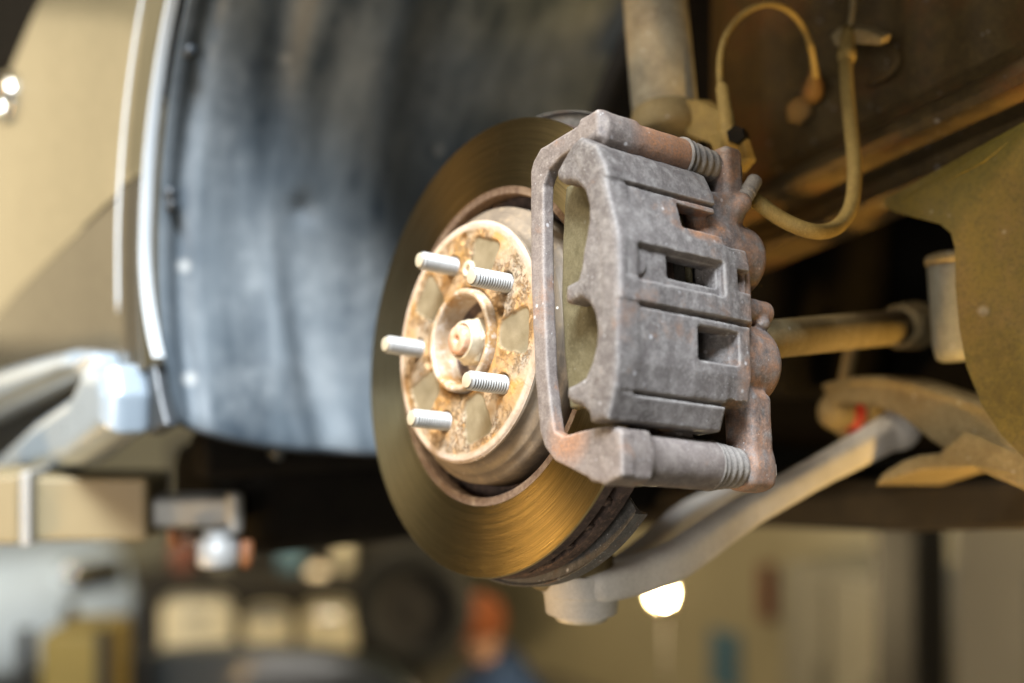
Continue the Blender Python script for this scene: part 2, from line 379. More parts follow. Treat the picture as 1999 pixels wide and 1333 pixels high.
def hat_mat():
    n = N('rusted_hat_face')
    big = n.noise(30, 5, .6, .3); f = n.noise(230, 8, .75, .8); g = n.noise(650, 5, .7); m_ = n.noise(75, 6, .65, .4); o = n.xyz()
    r = n.math('SQRT', n.math('ADD', n.math('MULTIPLY', o[0], o[0]), n.math('MULTIPLY', o[2], o[2])))
    c = n.mix(n.ramp(m_, .38, .62), (.31, .21, .115), (.42, .335, .245))
    c = n.mix(n.math('MULTIPLY', n.ramp(big, .44, .58), n.ramp(m_, .35, .6, .35, 1)), c, (.42, .215, .055))
    c = n.mix(n.math('MULTIPLY', n.ramp(r, .047, .037), .8), c, (.38, .19, .045))
    zone = n.ramp(n.noise(34, 4, .6, .2, n.map(loc=(.3, .1, .7))), .42, .55)
    pit = n.math('MULTIPLY', n.ramp(f, .48, .58, 0, .9), zone)
    rimfree = n.math('MULTIPLY', n.ramp(r, .0785, .075), pit)
    c = n.mix(rimfree, c, n.mix(n.ramp(g, .40, .60), (.12, .075, .03), (.36, .19, .065)))
    rim = n.ramp(r, .0768, .0790)
    c = n.mix(rim, c, n.mix(n.ramp(m_, .4, .65), (.46, .36, .28), (.36, .26, .18)))
    p = n.attr('pocket')
    pc = n.mix(n.ramp(n.noise(60, 5, .6), .35, .7), (.15, .118, .068), (.235, .19, .12))
    c = n.mix(p, c, pc)
    keep = n.math('SUBTRACT', 1.0, p)
    h = n.math('MULTIPLY', n.math('ADD', n.math('MULTIPLY', rimfree, -1.6), n.math('MULTIPLY', f, .9)), keep)
    h = n.math('ADD', h, n.math('MULTIPLY', g, .2))
    return n.set(base=c, rough=n.ramp(p, 0, 1, .78, .5), spec=.35, normal=n.bump(h, .8, .0016))
M['hat'] = hat_mat()
def hat_side():
    n = N('hat_side_iron'); f = n.noise(120, 6, .65); b = n.noise(25, 4, .6); v = n.vor(90)
    c = n.mix(n.ramp(b, .35, .65), (.105, .08, .058), (.20, .152, .105)); c = n.mix(n.ramp(f, .5, .75, 0, .7), c, (.28, .205, .13))
    c = n.mix(n.math('MULTIPLY', n.ramp(v, .11, .06), n.ramp(b, .5, .6)), c, (.75, .73, .68))
    return n.set(base=c, rough=.55, spec=.45, normal=n.bump(f, .3, .001))
M['hat_side'] = hat_side()
def stud_mat():
    n = N('zinc_stud'); f = n.noise(300, 4, .6); o = n.xyz()
    r = n.math('SQRT', n.math('ADD', n.math('MULTIPLY', o[0], o[0]), n.math('MULTIPLY', o[2], o[2])))
    c = n.mix(n.ramp(f, .35, .7), (.46, .46, .45), (.60, .60, .59))
    root = n.math('MULTIPLY', n.ramp(r, .0060, .0053), n.ramp(r, .0048, .0051))
    c = n.mix(n.math('MULTIPLY', root, n.ramp(f, .3, .6, .6, 1)), c, (.12, .10, .08))
    c = n.mix(n.ramp(o[1], -.0283, -.02845), c, (.50, .45, .34))
    return n.set(base=c, metal=.35, rough=n.ramp(f, .3, .7, .4, .55), normal=n.bump(f, .12, .0005))
M['stud'] = stud_mat()
def hubring():
    n = N('hub_pilot_steel'); f = n.noise(180, 6, .7); b = n.noise(50, 5, .6)
    c = n.mix(n.ramp(b, .4, .62), (.42, .33, .24), (.32, .175, .06)); c = n.mix(n.ramp(f, .5, .66), c, (.54, .47, .40))
    return n.set(base=c, rough=.55, spec=.5, metal=.15, normal=n.bump(f, .4, .001))
M['hub'] = hubring()
def nutm():
    n = N('pale_axle_nut'); f = n.noise(160, 5, .6)
    return n.set(base=n.mix(n.ramp(f, .35, .7), (.50, .43, .30), (.66, .60, .48)), rough=.45, metal=.25, normal=n.bump(f, .2, .0008))
M['nut'] = nutm()
def axle():
    n = N('copper_axle_end'); f = n.noise(220, 5, .6)
    return n.set(base=n.mix(n.ramp(f, .4, .65), (.50, .27, .16), (.58, .40, .28)), rough=.6, metal=.2, normal=n.bump(f, .3, .0008))
M['axle'] = axle()
def liner_mat():
    n = N('scuffed_liner_plastic')
    st = n.noise(9, 7, .62, .15, n.map((1, 1.6, .16))); f = n.noise(60, 6, .65); b = n.noise(5, 4, .6); o = n.xyz()
    c = n.mix(n.ramp(st, .36, .68), (.018, .030, .044), (.150, .178, .20))
    c = n.mix(n.math('MULTIPLY', n.ramp(b, .42, .66), n.ramp(f, .35, .7, .4, 1)), c, (.24, .262, .275))
    v = n.vor(16); c = n.mix(n.math('MULTIPLY', n.ramp(v, .14, .05), .6), c, (.46, .46, .44))
    return n.set(base=c, rough=n.ramp(st, .3, .7, .36, .56), spec=.5, normal=n.bump(n.math('ADD', st, n.math('MULTIPLY', f, .2)), .12, .003))
M['liner'] = liner_mat()
def paint(name, col, rough=.28, metal=.35, coat=.8):
    n = N(name); f = n.noise(9, 4, .6); d = n.noise(70, 5, .6)
    c = n.mix(n.ramp(f, .35, .65), col, tuple(q*.88 for q in col))
    return n.set(base=c, rough=n.ramp(d, .3, .7, rough, rough+.1), metal=metal, coat=coat, coatr=.08)
M['fender'] = paint('champagne_paint', (.185, .160, .098), .28, .35, .7)
M['bumper'] = paint('shaded_champagne_paint', (.085, .074, .053), .38, .3, .5)  # darker copy of the fender paint, shade of the turned surface put in
M['silver'] = paint('silver_plastic', (.34, .41, .48), .26, .2, .7)
M['edge_highlight'] = paint('painted_edge_highlight', (.62, .67, .71), .35, .15, .4)  # pale colour carries the light caught by lip and crease
M['dark_trim'] = paint('dark_trim', (.02, .025, .03), .45, 0, .1)
M['chrome'] = paint('chrome_trim', (.85, .84, .80), .10, 1.0, 0)
def plain(name, col, rough=.7, var=.25, sc=6, metal=0.0, **k):
    n = N(name); f = n.noise(sc, 6, .6); g = n.noise(sc*9, 4, .6)
    c = n.mix(n.ramp(f, .3, .7), col, tuple(q*(1-var) for q in col))
    return n.set(base=c, rough=rough, metal=metal, normal=n.bump(g, .15, .003), **k)
M['wall'] = plain('workshop_wall', (.44, .38, .24), .8, .25, 1.5)
M['floor'] = plain('concrete_floor', (.20, .18, .14), .6, .4, 2)
M['ceiling'] = plain('ceiling_paint', (.45, .42, .36), .8)
M['lift'] = plain('lift_arm_paint', (.22, .175, .095), .5, .2, 5)
M['lift_steel'] = paint('worn_lift_steel', (.34, .34, .33), .5, .3, .1)
M['pin'] = plain('rusty_pin', (.20, .07, .02), .6)
M['lift_yellow'] = plain('ochre_plastic', (.26, .18, .045), .5)
M['white_paint'] = plain('grey_white_paint', (.30, .28, .225), .45, .2)
M['cream'] = plain('cream_enamel', (.66, .60, .45), .5, .15, 3)
M['post'] = plain('dark_post_paint', (.016, .013, .009), .7)
M['red'] = plain('red_rubber', (.42, .02, .015), .5)
M['red_paint'] = plain('faded_red', (.20, .07, .045), .6)
M['orange'] = plain('orange_cloth', (.22, .055, .010), .8)
M['blue_cloth'] = plain('navy_cloth', (.015, .045, .13), .85)
M['skin'] = plain('skin_tone', (.45, .25, .16), .55)
M['tyre'] = plain('tyre_rubber', (.008, .008, .007), .8)
M['glass_dark'] = plain('dark_car_glass', (.03, .04, .045), .08, .2, 2)
M['poster'] = plain('blue_poster', (.10, .20, .28), .6)
M['black_car'] = paint('black_car_paint', (.010, .014, .014), .35, .0, .3)
M['white_car'] = paint('pale_blue_car_paint', (.60, .72, .88), .3, .2, .8)
def emit(name, col, s):
    n = N(name); return n.set(base=col, emit=col, emits=s)
M['bulb'] = emit('lit_bulb', (1.0, .80, .48), 220)
M['tube'] = emit('lit_tube', (1.0, .93, .75), 9)

# ================================================================== setting: the workshop round the car
def struct(name, me, mat): return link(name, me, mat, smooth=False, kind='structure')
struct('floor', boxm('floor', (-9, -7, -.1), (7, 3.6, 0)), M['floor'])
struct('wall_back', boxm('wall_back', (-9, 3.6, 0), (7, 3.8, 4.6)), M['wall'])
struct('wall_left', boxm('wall_left', (-9.2, -7, 0), (-9, 3.6, 4.6)), M['wall'])
struct('ceiling', boxm('ceiling', (-9, -7, 4.6), (7, 3.6, 4.7)), M['ceiling'])

# ================================================================== brake disc
def mats(me, *ms):
    for m in ms: me.materials.append(m)
disc = empty('brake_disc', HUB, label='worn golden brake disc with a rusted hat behind five wheel studs', cat='brake disc')
prof = [(105, 29), (105, 21.6), (106, 20.5), (110.2, 20.35), (110.9, 20.0)]
prof += [(r, 20.0+0.008*math.sin(r*1.3)+0.006*math.sin(r*2.9)) for r in np.linspace(112, 156.5, 60)]
prof += [(158.3, 20.0), (158.9, 20.5), (159.1, 21.3), (158.6, 25), (158.9, 28.6), (157, 29)]
me = lathe('friction_ring', prof, 256, closed=True); mats(me, M['disc'], M['rust_ring'], M['rust_edge'])
for pl in me.polygons:
    c = pl.center; r = math.hypot(c.x, c.z)*1000
    pl.material_index = 1 if (r < 110.6 and c.y < .0288) else (0 if (c.y < .0209 and r > 110) else 2)
sharp(link('friction_ring', me, None, disc), 40)
me = lathe('rear_ring', [(97, 37), (158.6, 37), (159, 38), (158.7, 42), (159, 45), (158, 46), (97, 46)], 256, closed=True)
sharp(link('rear_ring', me, M['rust_edge'], disc), 40)
vme = boxm('vane', (.108, .0288, -.0028), (.1575, .0372, .0028), .001, 1); vme.materials.append(M['rust_edge'])
for k in range(44):
    link('vane', vme, None, disc, Matrix.Rotation(math.radians(360/44*k), 4, 'Y'))
STUD = [118.868-72*k for k in range(5)]; PC = 57.15
def polar(r, deg): return r*math.cos(math.radians(deg)), r*math.sin(math.radians(deg))
def hat_face():
    nr, na = 64, 400
    rr = np.concatenate([[36.6, 36.8, 37.4], np.linspace(38, 80.5, nr-7), [81.6, 82.5, 83.1, 83.5]]); th = np.linspace(0, 2*np.pi, na, endpoint=False)
    R, T = np.meshgrid(rr, th, indexing='ij'); X = R*np.cos(T); Z = R*np.sin(T); Y = np.zeros_like(R); PM = np.zeros_like(R)
    sm = lambda a, b, x: (lambda t: t*t*(3-2*t))(np.clip((x-a)/(b-a), 0, 1))
    for k in range(5):
        a = math.radians(STUD[k]+36); u = X*math.cos(a)+Z*math.sin(a); v = -X*math.sin(a)+Z*math.cos(a)
        hw = 9.5+(np.clip(u, 38, 70)-38)/32*7.0; q1 = np.abs(v)-hw; q2 = np.abs(u-55.5)-15.8
        d = np.where((q1 > -6) & (q2 > -6), np.hypot(np.maximum(q1+6, 0), np.maximum(q2+6, 0))-6, np.maximum(q1, q2))
        d = d+0.25*np.sin(T*17+k)+.25*np.sin(R*.5+k*2); m = sm(1.2, -1.2, d); Y += 1.6*m; PM = np.maximum(PM, m)
        sx, sz = polar(PC, STUD[k]); ds = np.hypot(X-sx, Z-sz); Y += 2.5*sm(8.0, 6.9, ds)-0.35*sm(11.5, 9.5, ds)
    for r, g in ((43.2, 31.3), (44, 205)):
        hx, hz = polar(r, g); Y += 6*sm(4.2, 3.3, np.hypot(X-hx, Z-hz))
    hx, hz = polar(73, 106.7); Y += 3*sm(4.5, 2.5, np.hypot(X-hx, Z-hz))
    Y += sm(81.5, 83.5, R)*1.6+sm(38, 36.6, R)*1.2
    Y += 0.18*np.sin(X*.55+1)*np.sin(Z*.6)*(1-PM)*(R < 78)
    i = np.arange(len(rr)-1)[:, None]; j = np.arange(na)[None]; b = i*na; j2 = (j+1) % na
    F = np.stack([b+j, b+j2, b+na+j2, b+na+j], -1).reshape(-1, 4)
    me = pydata('hat_face', np.stack([X, Y, Z], -1).reshape(-1, 3)*.001, F); recalc(me)
    at = me.attributes.new('pocket', 'FLOAT', 'POINT'); at.data.foreach_set('value', PM.ravel().astype(np.float32)); return me
link('hat_face', hat_face(), M['hat'], disc)
me = lathe('hat_side', [(36.6, 1.2), (36.8, 9), (80, 9.5), (82.8, 9.5), (83.4, 1.5), (83.7, 4), (83.6, 7.5), (84.6, 9.5), (87.2, 11.2), (89.6, 12.2), (90.6, 13.2), (91.0, 14.6), (93.5, 16.6), (95.6, 18.0), (96.2, 20), (96.4, 38), (90, 40), (80, 12)], 200)
link('hat_side', me, M['hat_side'], disc); sharp(disc.children[-1], 50)
sx, sz = polar(50, 100.5)
scr = link('countersunk_screw', lathe('countersunk_screw', [(0, -.2), (1.2, .1), (1.4, .6), (2.0, .6), (2.3, -.4), (4.6, -.9), (5.6, -.6), (6.2, .6), (6.2, 3)], 32), M['nut'], disc, Matrix.Translation((sx*.001, 0, sz*.001)))
# ================================================================== wheel hub with studs
hub = empty('wheel_hub', HUB, label='rusty wheel hub with five silver threaded studs and a pale axle nut', cat='wheel hub')
link('flange', lathe('flange', [(20, 20), (30, 14), (36, 9.8), (74, 9.8), (78, 12), (78, 22), (30, 26), (28, 60), (20, 60)], 96, closed=True), M['rust_edge'], hub)
link('pilot_ring', lathe('pilot_ring', [(36.4, 12), (36.2, 3), (35.8, 1.2), (35.6, -3.8), (35.0, -4.9), (33.9, -5.4), (32.4, -5.3), (31.4, -4.7), (30.9, -3.5), (30.5, 3), (30.0, 15), (27, 17.5), (11, 18)], 120), M['hub'], hub)
def hexnut():
    bm = bmesh.new(); r = 17.6; ys = [(14.5, r*.96), (13.5, r), (4.6, r), (3.2, r*.9)]
    rings = []
    for y, rr in ys: rings.append([bm.verts.new((rr*math.cos(math.radians(60*k+14))*.001, y*.001, rr*math.sin(math.radians(60*k+14))*.001)) for k in range(6)])
    for a, b in zip(rings[:-1], rings[1:]):
        for k in range(6): bm.faces.new((a[k], a[(k+1) % 6], b[(k+1) % 6], b[k]))
    bm.faces.new(rings[-1]); bm.faces.new(rings[0][::-1]); bmesh.ops.recalc_face_normals(bm, faces=bm.faces)
    bmesh.ops.bevel(bm, geom=bm.edges[:], offset=.0007, segments=2, affect='EDGES'); me = bpy.data.meshes.new('axle_nut'); bm.to_mesh(me); bm.free(); return me
nut = link('axle_nut', hexnut(), M['nut'], hub, smooth=False)
link('collar', lathe('collar', [(15.2, 5), (15.0, 2.2), (13.8, 1.0), (13.4, -2.2), (12.8, -3.0), (11.6, -2.9), (11.0, -1.8), (10.8, 4)], 64), M['nut'], nut)
link('axle_end', lathe('axle_end', [(10.4, 6), (10.3, -5.4), (9.6, -6.6), (4.2, -6.9), (3.0, -6.6), (2.1, -5.0), (0, -2.5)], 64), M['axle'], hub)
sp = [(6.3, 12), (6.3, .8)]
y = .4
while y > -25.6:
    sp += [(6.35, y), (6.35, y-.45), (5.15, y-1.05), (5.15, y-1.35)]; y -= 2.0
sp += [(6.3, y), (6.2, y-.4), (5.0, -28.4), (4.7, -28.55), (0, -28.5)]
sme = lathe('wheel_stud', sp, 40); sme.materials.append(M['stud'])
for k in range(5):
    sx, sz = polar(PC, STUD[k]); link('wheel_stud', sme, None, hub, Matrix.Translation((sx*.001, 0, sz*.001)))

# ================================================================== caliper body
S = SDF((100, -24, -124), (192, 144, 128), 1.0)
outer = [(147, 95), (161.5, 85.5), (168.4, 71), (169.9, 64.6), (168.0, 63.8), (176.4, 35), (178.2, 25), (178.5, 3.5), (178.3, -9.4), (176.4, -10.2), (175.3, -44.5), (171.9, -60.2), (165.6, -77)]
inner = [(150, -77), (153, -62), (160.5, -36), (164, -5), (164, 15), (161.5, 40), (154, 64), (143, 84), (138, 90)]
S.add(S.poly(outer+inner, -18, 72, 1.8))
S.add(S.poly([(176.2, 36), (178.2, 25), (178.5, 3.5), (178.3, -9.4), (176.4, -10.2), (175.3, -44.5), (172, -58), (158, -52), (164, 0), (162, 34)], 40, 91, 2.2), 2)
S.cut(S.box((174.6, -13.5, 3.2), (190, 67, 25), 1.4), 1.0)                  # sunk centre panel
# shadow grooves under the raised facets
for t0, t1, a0, y1 in ((62.4, 64.2, 165.8, 72), (-12.2, -10.2, 173.4, 92), (-62.4, -60.4, 167.4, 80)):
    S.cut(S.box((a0, -13, t0), (190, y1+20, t1), 1.0), 1.2)
# openings
S.cut(S.box((140, 38, 42.8), (190, 83, 58.8), 1.6), 1.2)
S.cut(S.box((140, 23, 8.6), (190, 64, 22.4), 1.6), 1.2)
S.cut(S.box((140, 79, 8.5), (190, 90.5, 22.5), 1.6), 1.2)
S.cut(S.box((140, 45, -37.5), (190, 80, -17.0), 1.6), 1.2)
S.add(S.cyl((-3.0, 13.6), 8.2, 170, 176.4, 1.0, axis=0), .6)
# outboard fingers with the two scallops
fin = [(147, 95), (140, 94.5), (133, 89), (123.5, 80.5), (123.5, 76), (128.5, 71.8), (136, 70.2), (143, 66.8), (148.8, 60.5), (152.2, 51), (152.2, 41), (149.5, 32), (146.2, 24), (144.4, 15), (141.5, 8.6), (131, 7.6), (130, 4), (130, -3.2), (134, -4.8), (144, -3.6), (151, -8.4), (155.6, -15.5), (157.2, -24), (156.4, -33), (152.5, -42), (146, -50.4), (137, -53), (130.5, -53.6), (129.4, -60), (133.5, -63.8), (142.5, -66.6), (150, -73), (154, -77)]
S.add(S.poly([(164.5, -76.5), (171.2, -60), (175, -44), (177.4, -11), (178.4, 24), (176, 35), (168.6, 64), (167.6, 71), (161.2, 85)]+fin, -18.6, -1.0, 4.2), 2.5)
# inboard housing with the two piston bores
B = S.cyl((131, 47), 27, 70, 112, 6); B = smin(B, S.cyl((141, 42), 24, 70, 127, 9), 5)
B = smin(B, S.cyl((131, -27), 27, 70, 114, 6), 5); B = smin(B, S.cyl((141, -27), 27, 70, 133, 10), 5)
B = smin(B, S.box((122, 66, -58), (160, 104, 80), 6), 5)
B = smin(B, S.box((140, 84, -12), (172, 100, 34), 5), 5)
S.add(B, 2.0)
# guide pin ears
S.add(S.box((136, 94, 62), (160, 111, 114), 5), 5)
S.cut(S.poly([(150, 122), (172, 104), (172, 122)], 80, 130, 1), 2)
S.add(S.box((140, 100, -108), (165, 121, -48), 5), 5)
S.add(S.cyl((152, -95), 14.5, 99, 122, 4), 3)
S.cut(S.box((120, 112, -125), (180, 140, -98), 3, 0.0) if False else S.cap((176, 124, -84), (176, 124, -116), 12, 12), 3)
S.add(S.cap((152, 98, 66), (160.5, 105, 74.5), 8, 6.8), 3)      # bleeder boss
S.add(S.sph((158, 122, -2), 5), 2); S.add(S.cyl((154, 6), 8, 104, 131, 2.0), 2)
S.lump(.35, 16, 3)
cal = empty('brake_caliper', CAL, label='dusty grey cast twin piston brake caliper clamped over the disc', cat='brake caliper')
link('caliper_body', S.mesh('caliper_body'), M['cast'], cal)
def c_lathe(name, prof, n, mat, c, parent, **k):
    return link(name, lathe(name, prof, n), mat, parent, Matrix.Translation((c[0]*.001, 0, c[1]*.001)), **k)
def bellows(y0, y1, r, k):
    p = [(r-3.5, y0-2), (r+.4, y0-1.2), (r+.6, y0+.6)]
    for i in range(k):
        a = y0+1.2+(y1-y0-2)*i/k; d = (y1-y0-2)/k
        p += [(r-2.0-.5*i, a), (r-.2-.7*i, a+d*.3), (r-.2-.7*i, a+d*.6), (r-2.2-.5*i, a+d*.95)]
    return p+[(r-3.2, y1), (r-5, y1+1)]
c_lathe('dust_boot', bellows(66, 95, 13.4, 4), 48, M['boot'], (146, 101), cal)
c_lathe('dust_boot', bellows(74, 100, 14.8, 4), 48, M['boot'], (152, -95.5), cal)
def bolt_head(name, c, y0, y1, r, parent, mat):
    bm = bmesh.new(); bmesh.ops.create_cone(bm, cap_ends=True, segments=6, radius1=r*.001, radius2=r*.001, depth=(y1-y0)*.001)
    bmesh.ops.rotate(bm, verts=bm.verts, matrix=Matrix.Rotation(math.pi/2, 3, 'X')); bmesh.ops.translate(bm, verts=bm.verts, vec=(c[0]*.001, (y0+y1)*.0005, c[1]*.001))
    bmesh.ops.bevel(bm, geom=bm.edges[:], offset=.0008, segments=2, affect='EDGES'); me = bpy.data.meshes.new(name); bm.to_mesh(me); bm.free()
    return link(name, me, mat, parent, smooth=False)
bolt_head('guide_bolt', (146, 101), 110, 117, 8, cal, M['bracket'])
bolt_head('guide_bolt', (152, -95.5), 121, 128, 8, cal, M['bracket'])
p0 = Vector((160, 103.5, 72)); p1 = Vector((162, 118.5, 93.5))
bl = link('bleeder_screw', cyl_between('bleeder_screw', p0*.001, p0.lerp(p1, .45)*.001, [(5.6, 0), (5.6, .55), (4.2, .6), (4.2, 1)], 6), M['bracket'], cal, smooth=False)
link('cap', cyl_between('cap', p0.lerp(p1, .3)*.001, p1*.001, [(4.4, 0), (5.5, .04), (5.6, .16), (4.9, .20), (4.9, .26), (5.6, .30), (5.6, .42), (5.1, .46), (5.3, .52), (5.2, .93), (4.6, 1)], 24), M['boot'], bl); sharp(bl.children[-1], 40)

# ================================================================== caliper bracket
S = SDF((84, -14, -122), (176, 80, 126), 1.0)
pl_ = [(88.5, 93), (91, 99), (99, 105.5), (136, 108.5), (153.5, 113), (155, 96), (131, 95), (118, 93), (107, 88), (101.5, 80), (100.8, 20), (103, -40), (106.5, -63), (109, -76), (117, -80), (134, -79), (160, -79), (168, -84), (168, -108), (152.5, -112.5), (109, -94.5), (99, -85), (94.5, -75), (90.5, -40), (87.6, 20), (87.8, 70)]
S.add(S.poly(pl_, -10.5, -1.5, 1.8))
S.add(S.box((136, -10, 94), (155, 22, 112.5), 2.2), 2)
S.add(S.cyl((146, 101), 12.6, -6, 66, 1.5), 5)
S.add(S.box((139, -10, -109.5), (166.5, 14, -81), 2.5), 2)
S.add(S.cyl((152, -95.5), 15.0, 0, 75, 1.5), 6)
S.add(S.box((112, 52, 60), (146, 66, 112), 4), 4); S.add(S.box((112, 52, -106), (150, 66, -58), 4), 4)
S.add(S.box((100, 54, -100), (114, 66, 106), 4), 4)
S.cut(S.box((100, -30, -140), (190, 4, -118), 1))
S.cut(S.poly([(150, -120), (175, -104), (175, -122)], -20, 6, 1), 1.5)
S.lump(.3, 18, 8)
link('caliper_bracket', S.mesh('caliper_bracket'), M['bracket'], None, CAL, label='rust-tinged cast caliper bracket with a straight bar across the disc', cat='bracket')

# ================================================================== brake pads
def pad(name, y_plate, y_lin, label):
    t = empty(name, CAL, label=label, cat='brake pad', group='pads inside the caliper')
    q = [(112, 78), (140, 78), (150, 66), (157, 45), (160, 10), (158, -25), (152, -55), (146, -63), (112, -63), (108, -30), (106, 8), (108, 45)]
    s = SDF((104, min(y_plate)-2, -66), (163, max(y_plate)+2, 82), 1.5); s.add(s.poly(q, *y_plate, 1.2)); link('backing_plate', s.mesh('backing_plate'), M['pad_plate'], t)
    q2 = [(a if a < 150 else a-3, z*.93+.5) for a, z in q]
    s = SDF((104, min(y_lin)-2, -66), (163, max(y_lin)+2, 82), 1.5); s.add(s.poly(q2, *y_lin, 1)); link('friction_lining', s.mesh('friction_lining'), M['pad_lining'], t)
    return t
op_ = pad('brake_pad', (-1.2, 5.2), (5.0, 19.6), 'olive-grey outboard brake pad showing through the scallops of the caliper fingers')
link('retaining_clip', boxm('retaining_clip', (.138, .006, -.0725), (.153, .050, -.0705), .0006), M['nut'], op_, smooth=False)
pad('brake_pad', (57.5, 61), (46.4, 57.8), 'dark inboard brake pad seen through the openings of the caliper bridge')

# ================================================================== dust shield, knuckle
me = lathe('dust_shield', [(60, 62), (120, 60), (140, 56.5), (157, 56), (161.5, 55), (163.2, 52.5), (164, 52.5), (164, 63), (163, 63.2), (161, 58.5), (157, 58), (140, 58.5), (120, 62), (60, 64)], 160, -150, -33, closed=True)
ds = empty('dust_shield', HUB, label='thin grey steel dust shield wrapping behind the brake disc', cat='shield')
link('lower_plate', me, M['shield'], ds); sharp(ds.children[-1], 40)
me = lathe('upper_plate', [(60, 62), (120, 60), (140, 56.5), (166, 56), (169, 55), (170.4, 52.5), (171.2, 52.5), (171.2, 60), (169, 58.5), (140, 58.5), (120, 62), (60, 64)], 120, 75, 165, closed=True)
link('upper_plate', me, M['shield'], ds); sharp(ds.children[-1], 40)
S = SDF((-75, 58, -175), (130, 180, 135), 2.5)
S.add(S.cyl((0, 0), 55, 62, 120, 8)); S.add(S.cap((0, 92, 0), (20, 86, -150), 30, 17), 20); S.add(S.cap((0, 95, 10), (-30, 150, 118), 26, 22), 20)
S.add(S.box((60, 68, -60), (112, 88, 80), 6), 15); S.lump(.6, 30, 2)
link('steering_knuckle', S.mesh('steering_knuckle'), M['steel_dust'], None, HUB, label='grimy cast steering knuckle behind the brake disc', cat='knuckle')

# ================================================================== front suspension
O = Vector((0, 0, Z0))
def mmw(p): return tuple((Vector(p)-O)*1000)
WZ = Matrix.Translation(O)
# lower control arm (forged, two branches from the ball joint)
yb = .088
pts = [mmw(aty(*q)) for q in ((1102, 1148, .075), (1170, 1140, .092), (1245, 1122, .122), (1310, 1098, .150), (1366, 1062, .178), (1445, 1007, .222), (1527, 960, .268), (1610, 914, .318), (1750, 838, .41))]
far = [mmw(aty(*q)) for q in ((1190, 1130, .11), (1262, 1082, .18), (1350, 1010, .27), (1450, 965, .36))]
bj = mmw(aty(1135, 1153, yb))
lo = [min(p[i] for p in pts+far+[bj])-48 for i in range(3)]; hi = [max(p[i] for p in pts+far+[bj])+48 for i in range(3)]
S = SDF(lo, hi, 1.8)
S.add(S.rod(pts, [(16, 9, 6), (17, 11, 7), (15, 12.5, 8), (13, 13.5, 9), (12, 13.5, 9), (11, 13, 9), (10.5, 12.5, 9), (10.5, 12.5, 9), (13, 15, 9)], 10))
S.add(S.rod(far, [(9, 10, 5), (10, 12, 5), (10, 14, 5), (10, 14, 5)], 10), 14)
S.add(S.cap(pts[-1], (pts[-1][0], pts[-1][1]+6, pts[-1][2]), 17, 17), 6)
S.lump(.5, 40, 5)
arm = empty('lower_control_arm', WZ, label='pale dusty forged lower control arm rising to the right under the caliper', cat='control arm')
link('arm_body', S.mesh('arm_body'), M['alu'], arm)
b = Vector(bj)
def vlathe(name, prof, c, mat, parent, n=40):
    me = lathe(name, [(r, z) for r, z in prof], n)
    return link(name, me, mat, parent, Matrix.Translation(Vector(c)*.001) @ Matrix.Rotation(math.pi/2, 4, 'X'))
hs = vlathe('joint_housing', [(0, -18.6), (18.6, -18.6), (19.4, -17.8), (19.6, -15.6), (24.6, -15.4), (25.4, -14.6), (26.6, -2), (27.6, -1), (27.8, 11), (26.6, 13.6), (10, 14.4)], b, M['alu'], arm, 64); sharp(hs, 30)
vlathe('ball_joint_boot', [(24, 12), (25, 17), (22, 21), (23, 25), (18, 29), (18.5, 32), (13, 37), (11, 46)], b, M['steel_dust'], arm)
vlathe('lock_ring', [(8, -20.8), (17.5, -20.8), (18.5, -19.8), (18.5, -18)], b, M['nut'], arm)
# inner bushing with red rubber
p = aty(1672, 806, .46)
bu = empty('rear_bushing', Matrix.Translation(p), label='red rubber bushing behind the inner end of the control arm', cat='bushing')
link('rubber_ring', lathe('rubber_ring', [(0, -18), (9, -18.5), (15, -16), (17, -8), (17, 12), (0, 14)], 40), M['red'], bu)
link('sleeve', lathe('sleeve', [(18, -10), (24, -10), (25.5, -8), (25.5, 14), (18, 14)], 40, closed=True), M['steel_dust'], bu)
# strut
p0 = aty(1302, 262, .185); p1 = aty(1262, -190, .215)
st = empty('suspension_strut', Matrix.Translation(p0), label='dusty tan suspension strut tube rising behind the caliper', cat='strut')
d = p1-p0
link('strut_tube', cyl_between('strut_tube', (0, 0, 0), d, [(25.5, 0), (25.5, 1)], 48), M['strut'] if 'strut' in M else M['steel_dust'], st)
link('lower_collar', cyl_between('lower_collar', d*-.02, d*.09, [(26, 0), (28.4, .1), (28.8, .45), (27, .75), (25.6, 1)], 48), M['steel_dust'], st)
bk = slab('clamp_flange', [d*-.02+Vector((.0235, -.004, 0)), d*-.02+Vector((.050, .004, -.012)), d*.05+Vector((.052, .004, .0)), d*.11+Vector((.036, 0, 0)), d*.12+Vector((.0235, -.004, 0))], (0.004, .010, 0), .001)
link('clamp_flange', bk, M['hose'], st, smooth=False)
# speed sensor cable
cb = empty('sensor_cable', WZ, label='thin arched sensor cable with a thick yellowed sleeve right of the strut', cat='cable')
g = lambda L: [aty(*q)-O for q in L]
link('cable', tube('cable', g([(1409, 190, .18), (1405, 130, .18), (1415, 75, .185), (1450, 28, .20), (1500, 8, .22), (1548, 28, .25), (1580, 82, .28), (1592, 150, .30)]), .0025), M['hose'], cb)
link('sleeve', cyl_between('sleeve', g([(1428, 300, .175)])[0], g([(1409, 165, .18)])[0], [(6.4, 0), (6.4, .35), (5.6, .38), (5.8, .6), (5.0, .64), (4.8, .95), (3.4, 1)], 24), M['hose'], cb)
link('grommet', cyl_between('grommet', g([(1590, 130, .30)])[0], g([(1582, 185, .325)])[0], [(3.4, 0), (5, .25), (7, .55), (9, .6), (9.5, .95), (8, 1)], 28), M['apron'], cb)
link('bracket_tab', slab('bracket_tab', g([(1380, 262, .17), (1425, 248, .172), (1448, 270, .175), (1462, 312, .18), (1440, 338, .18), (1400, 318, .172)]), (.002, .006, 0), .001), M['hose'], cb, smooth=False)
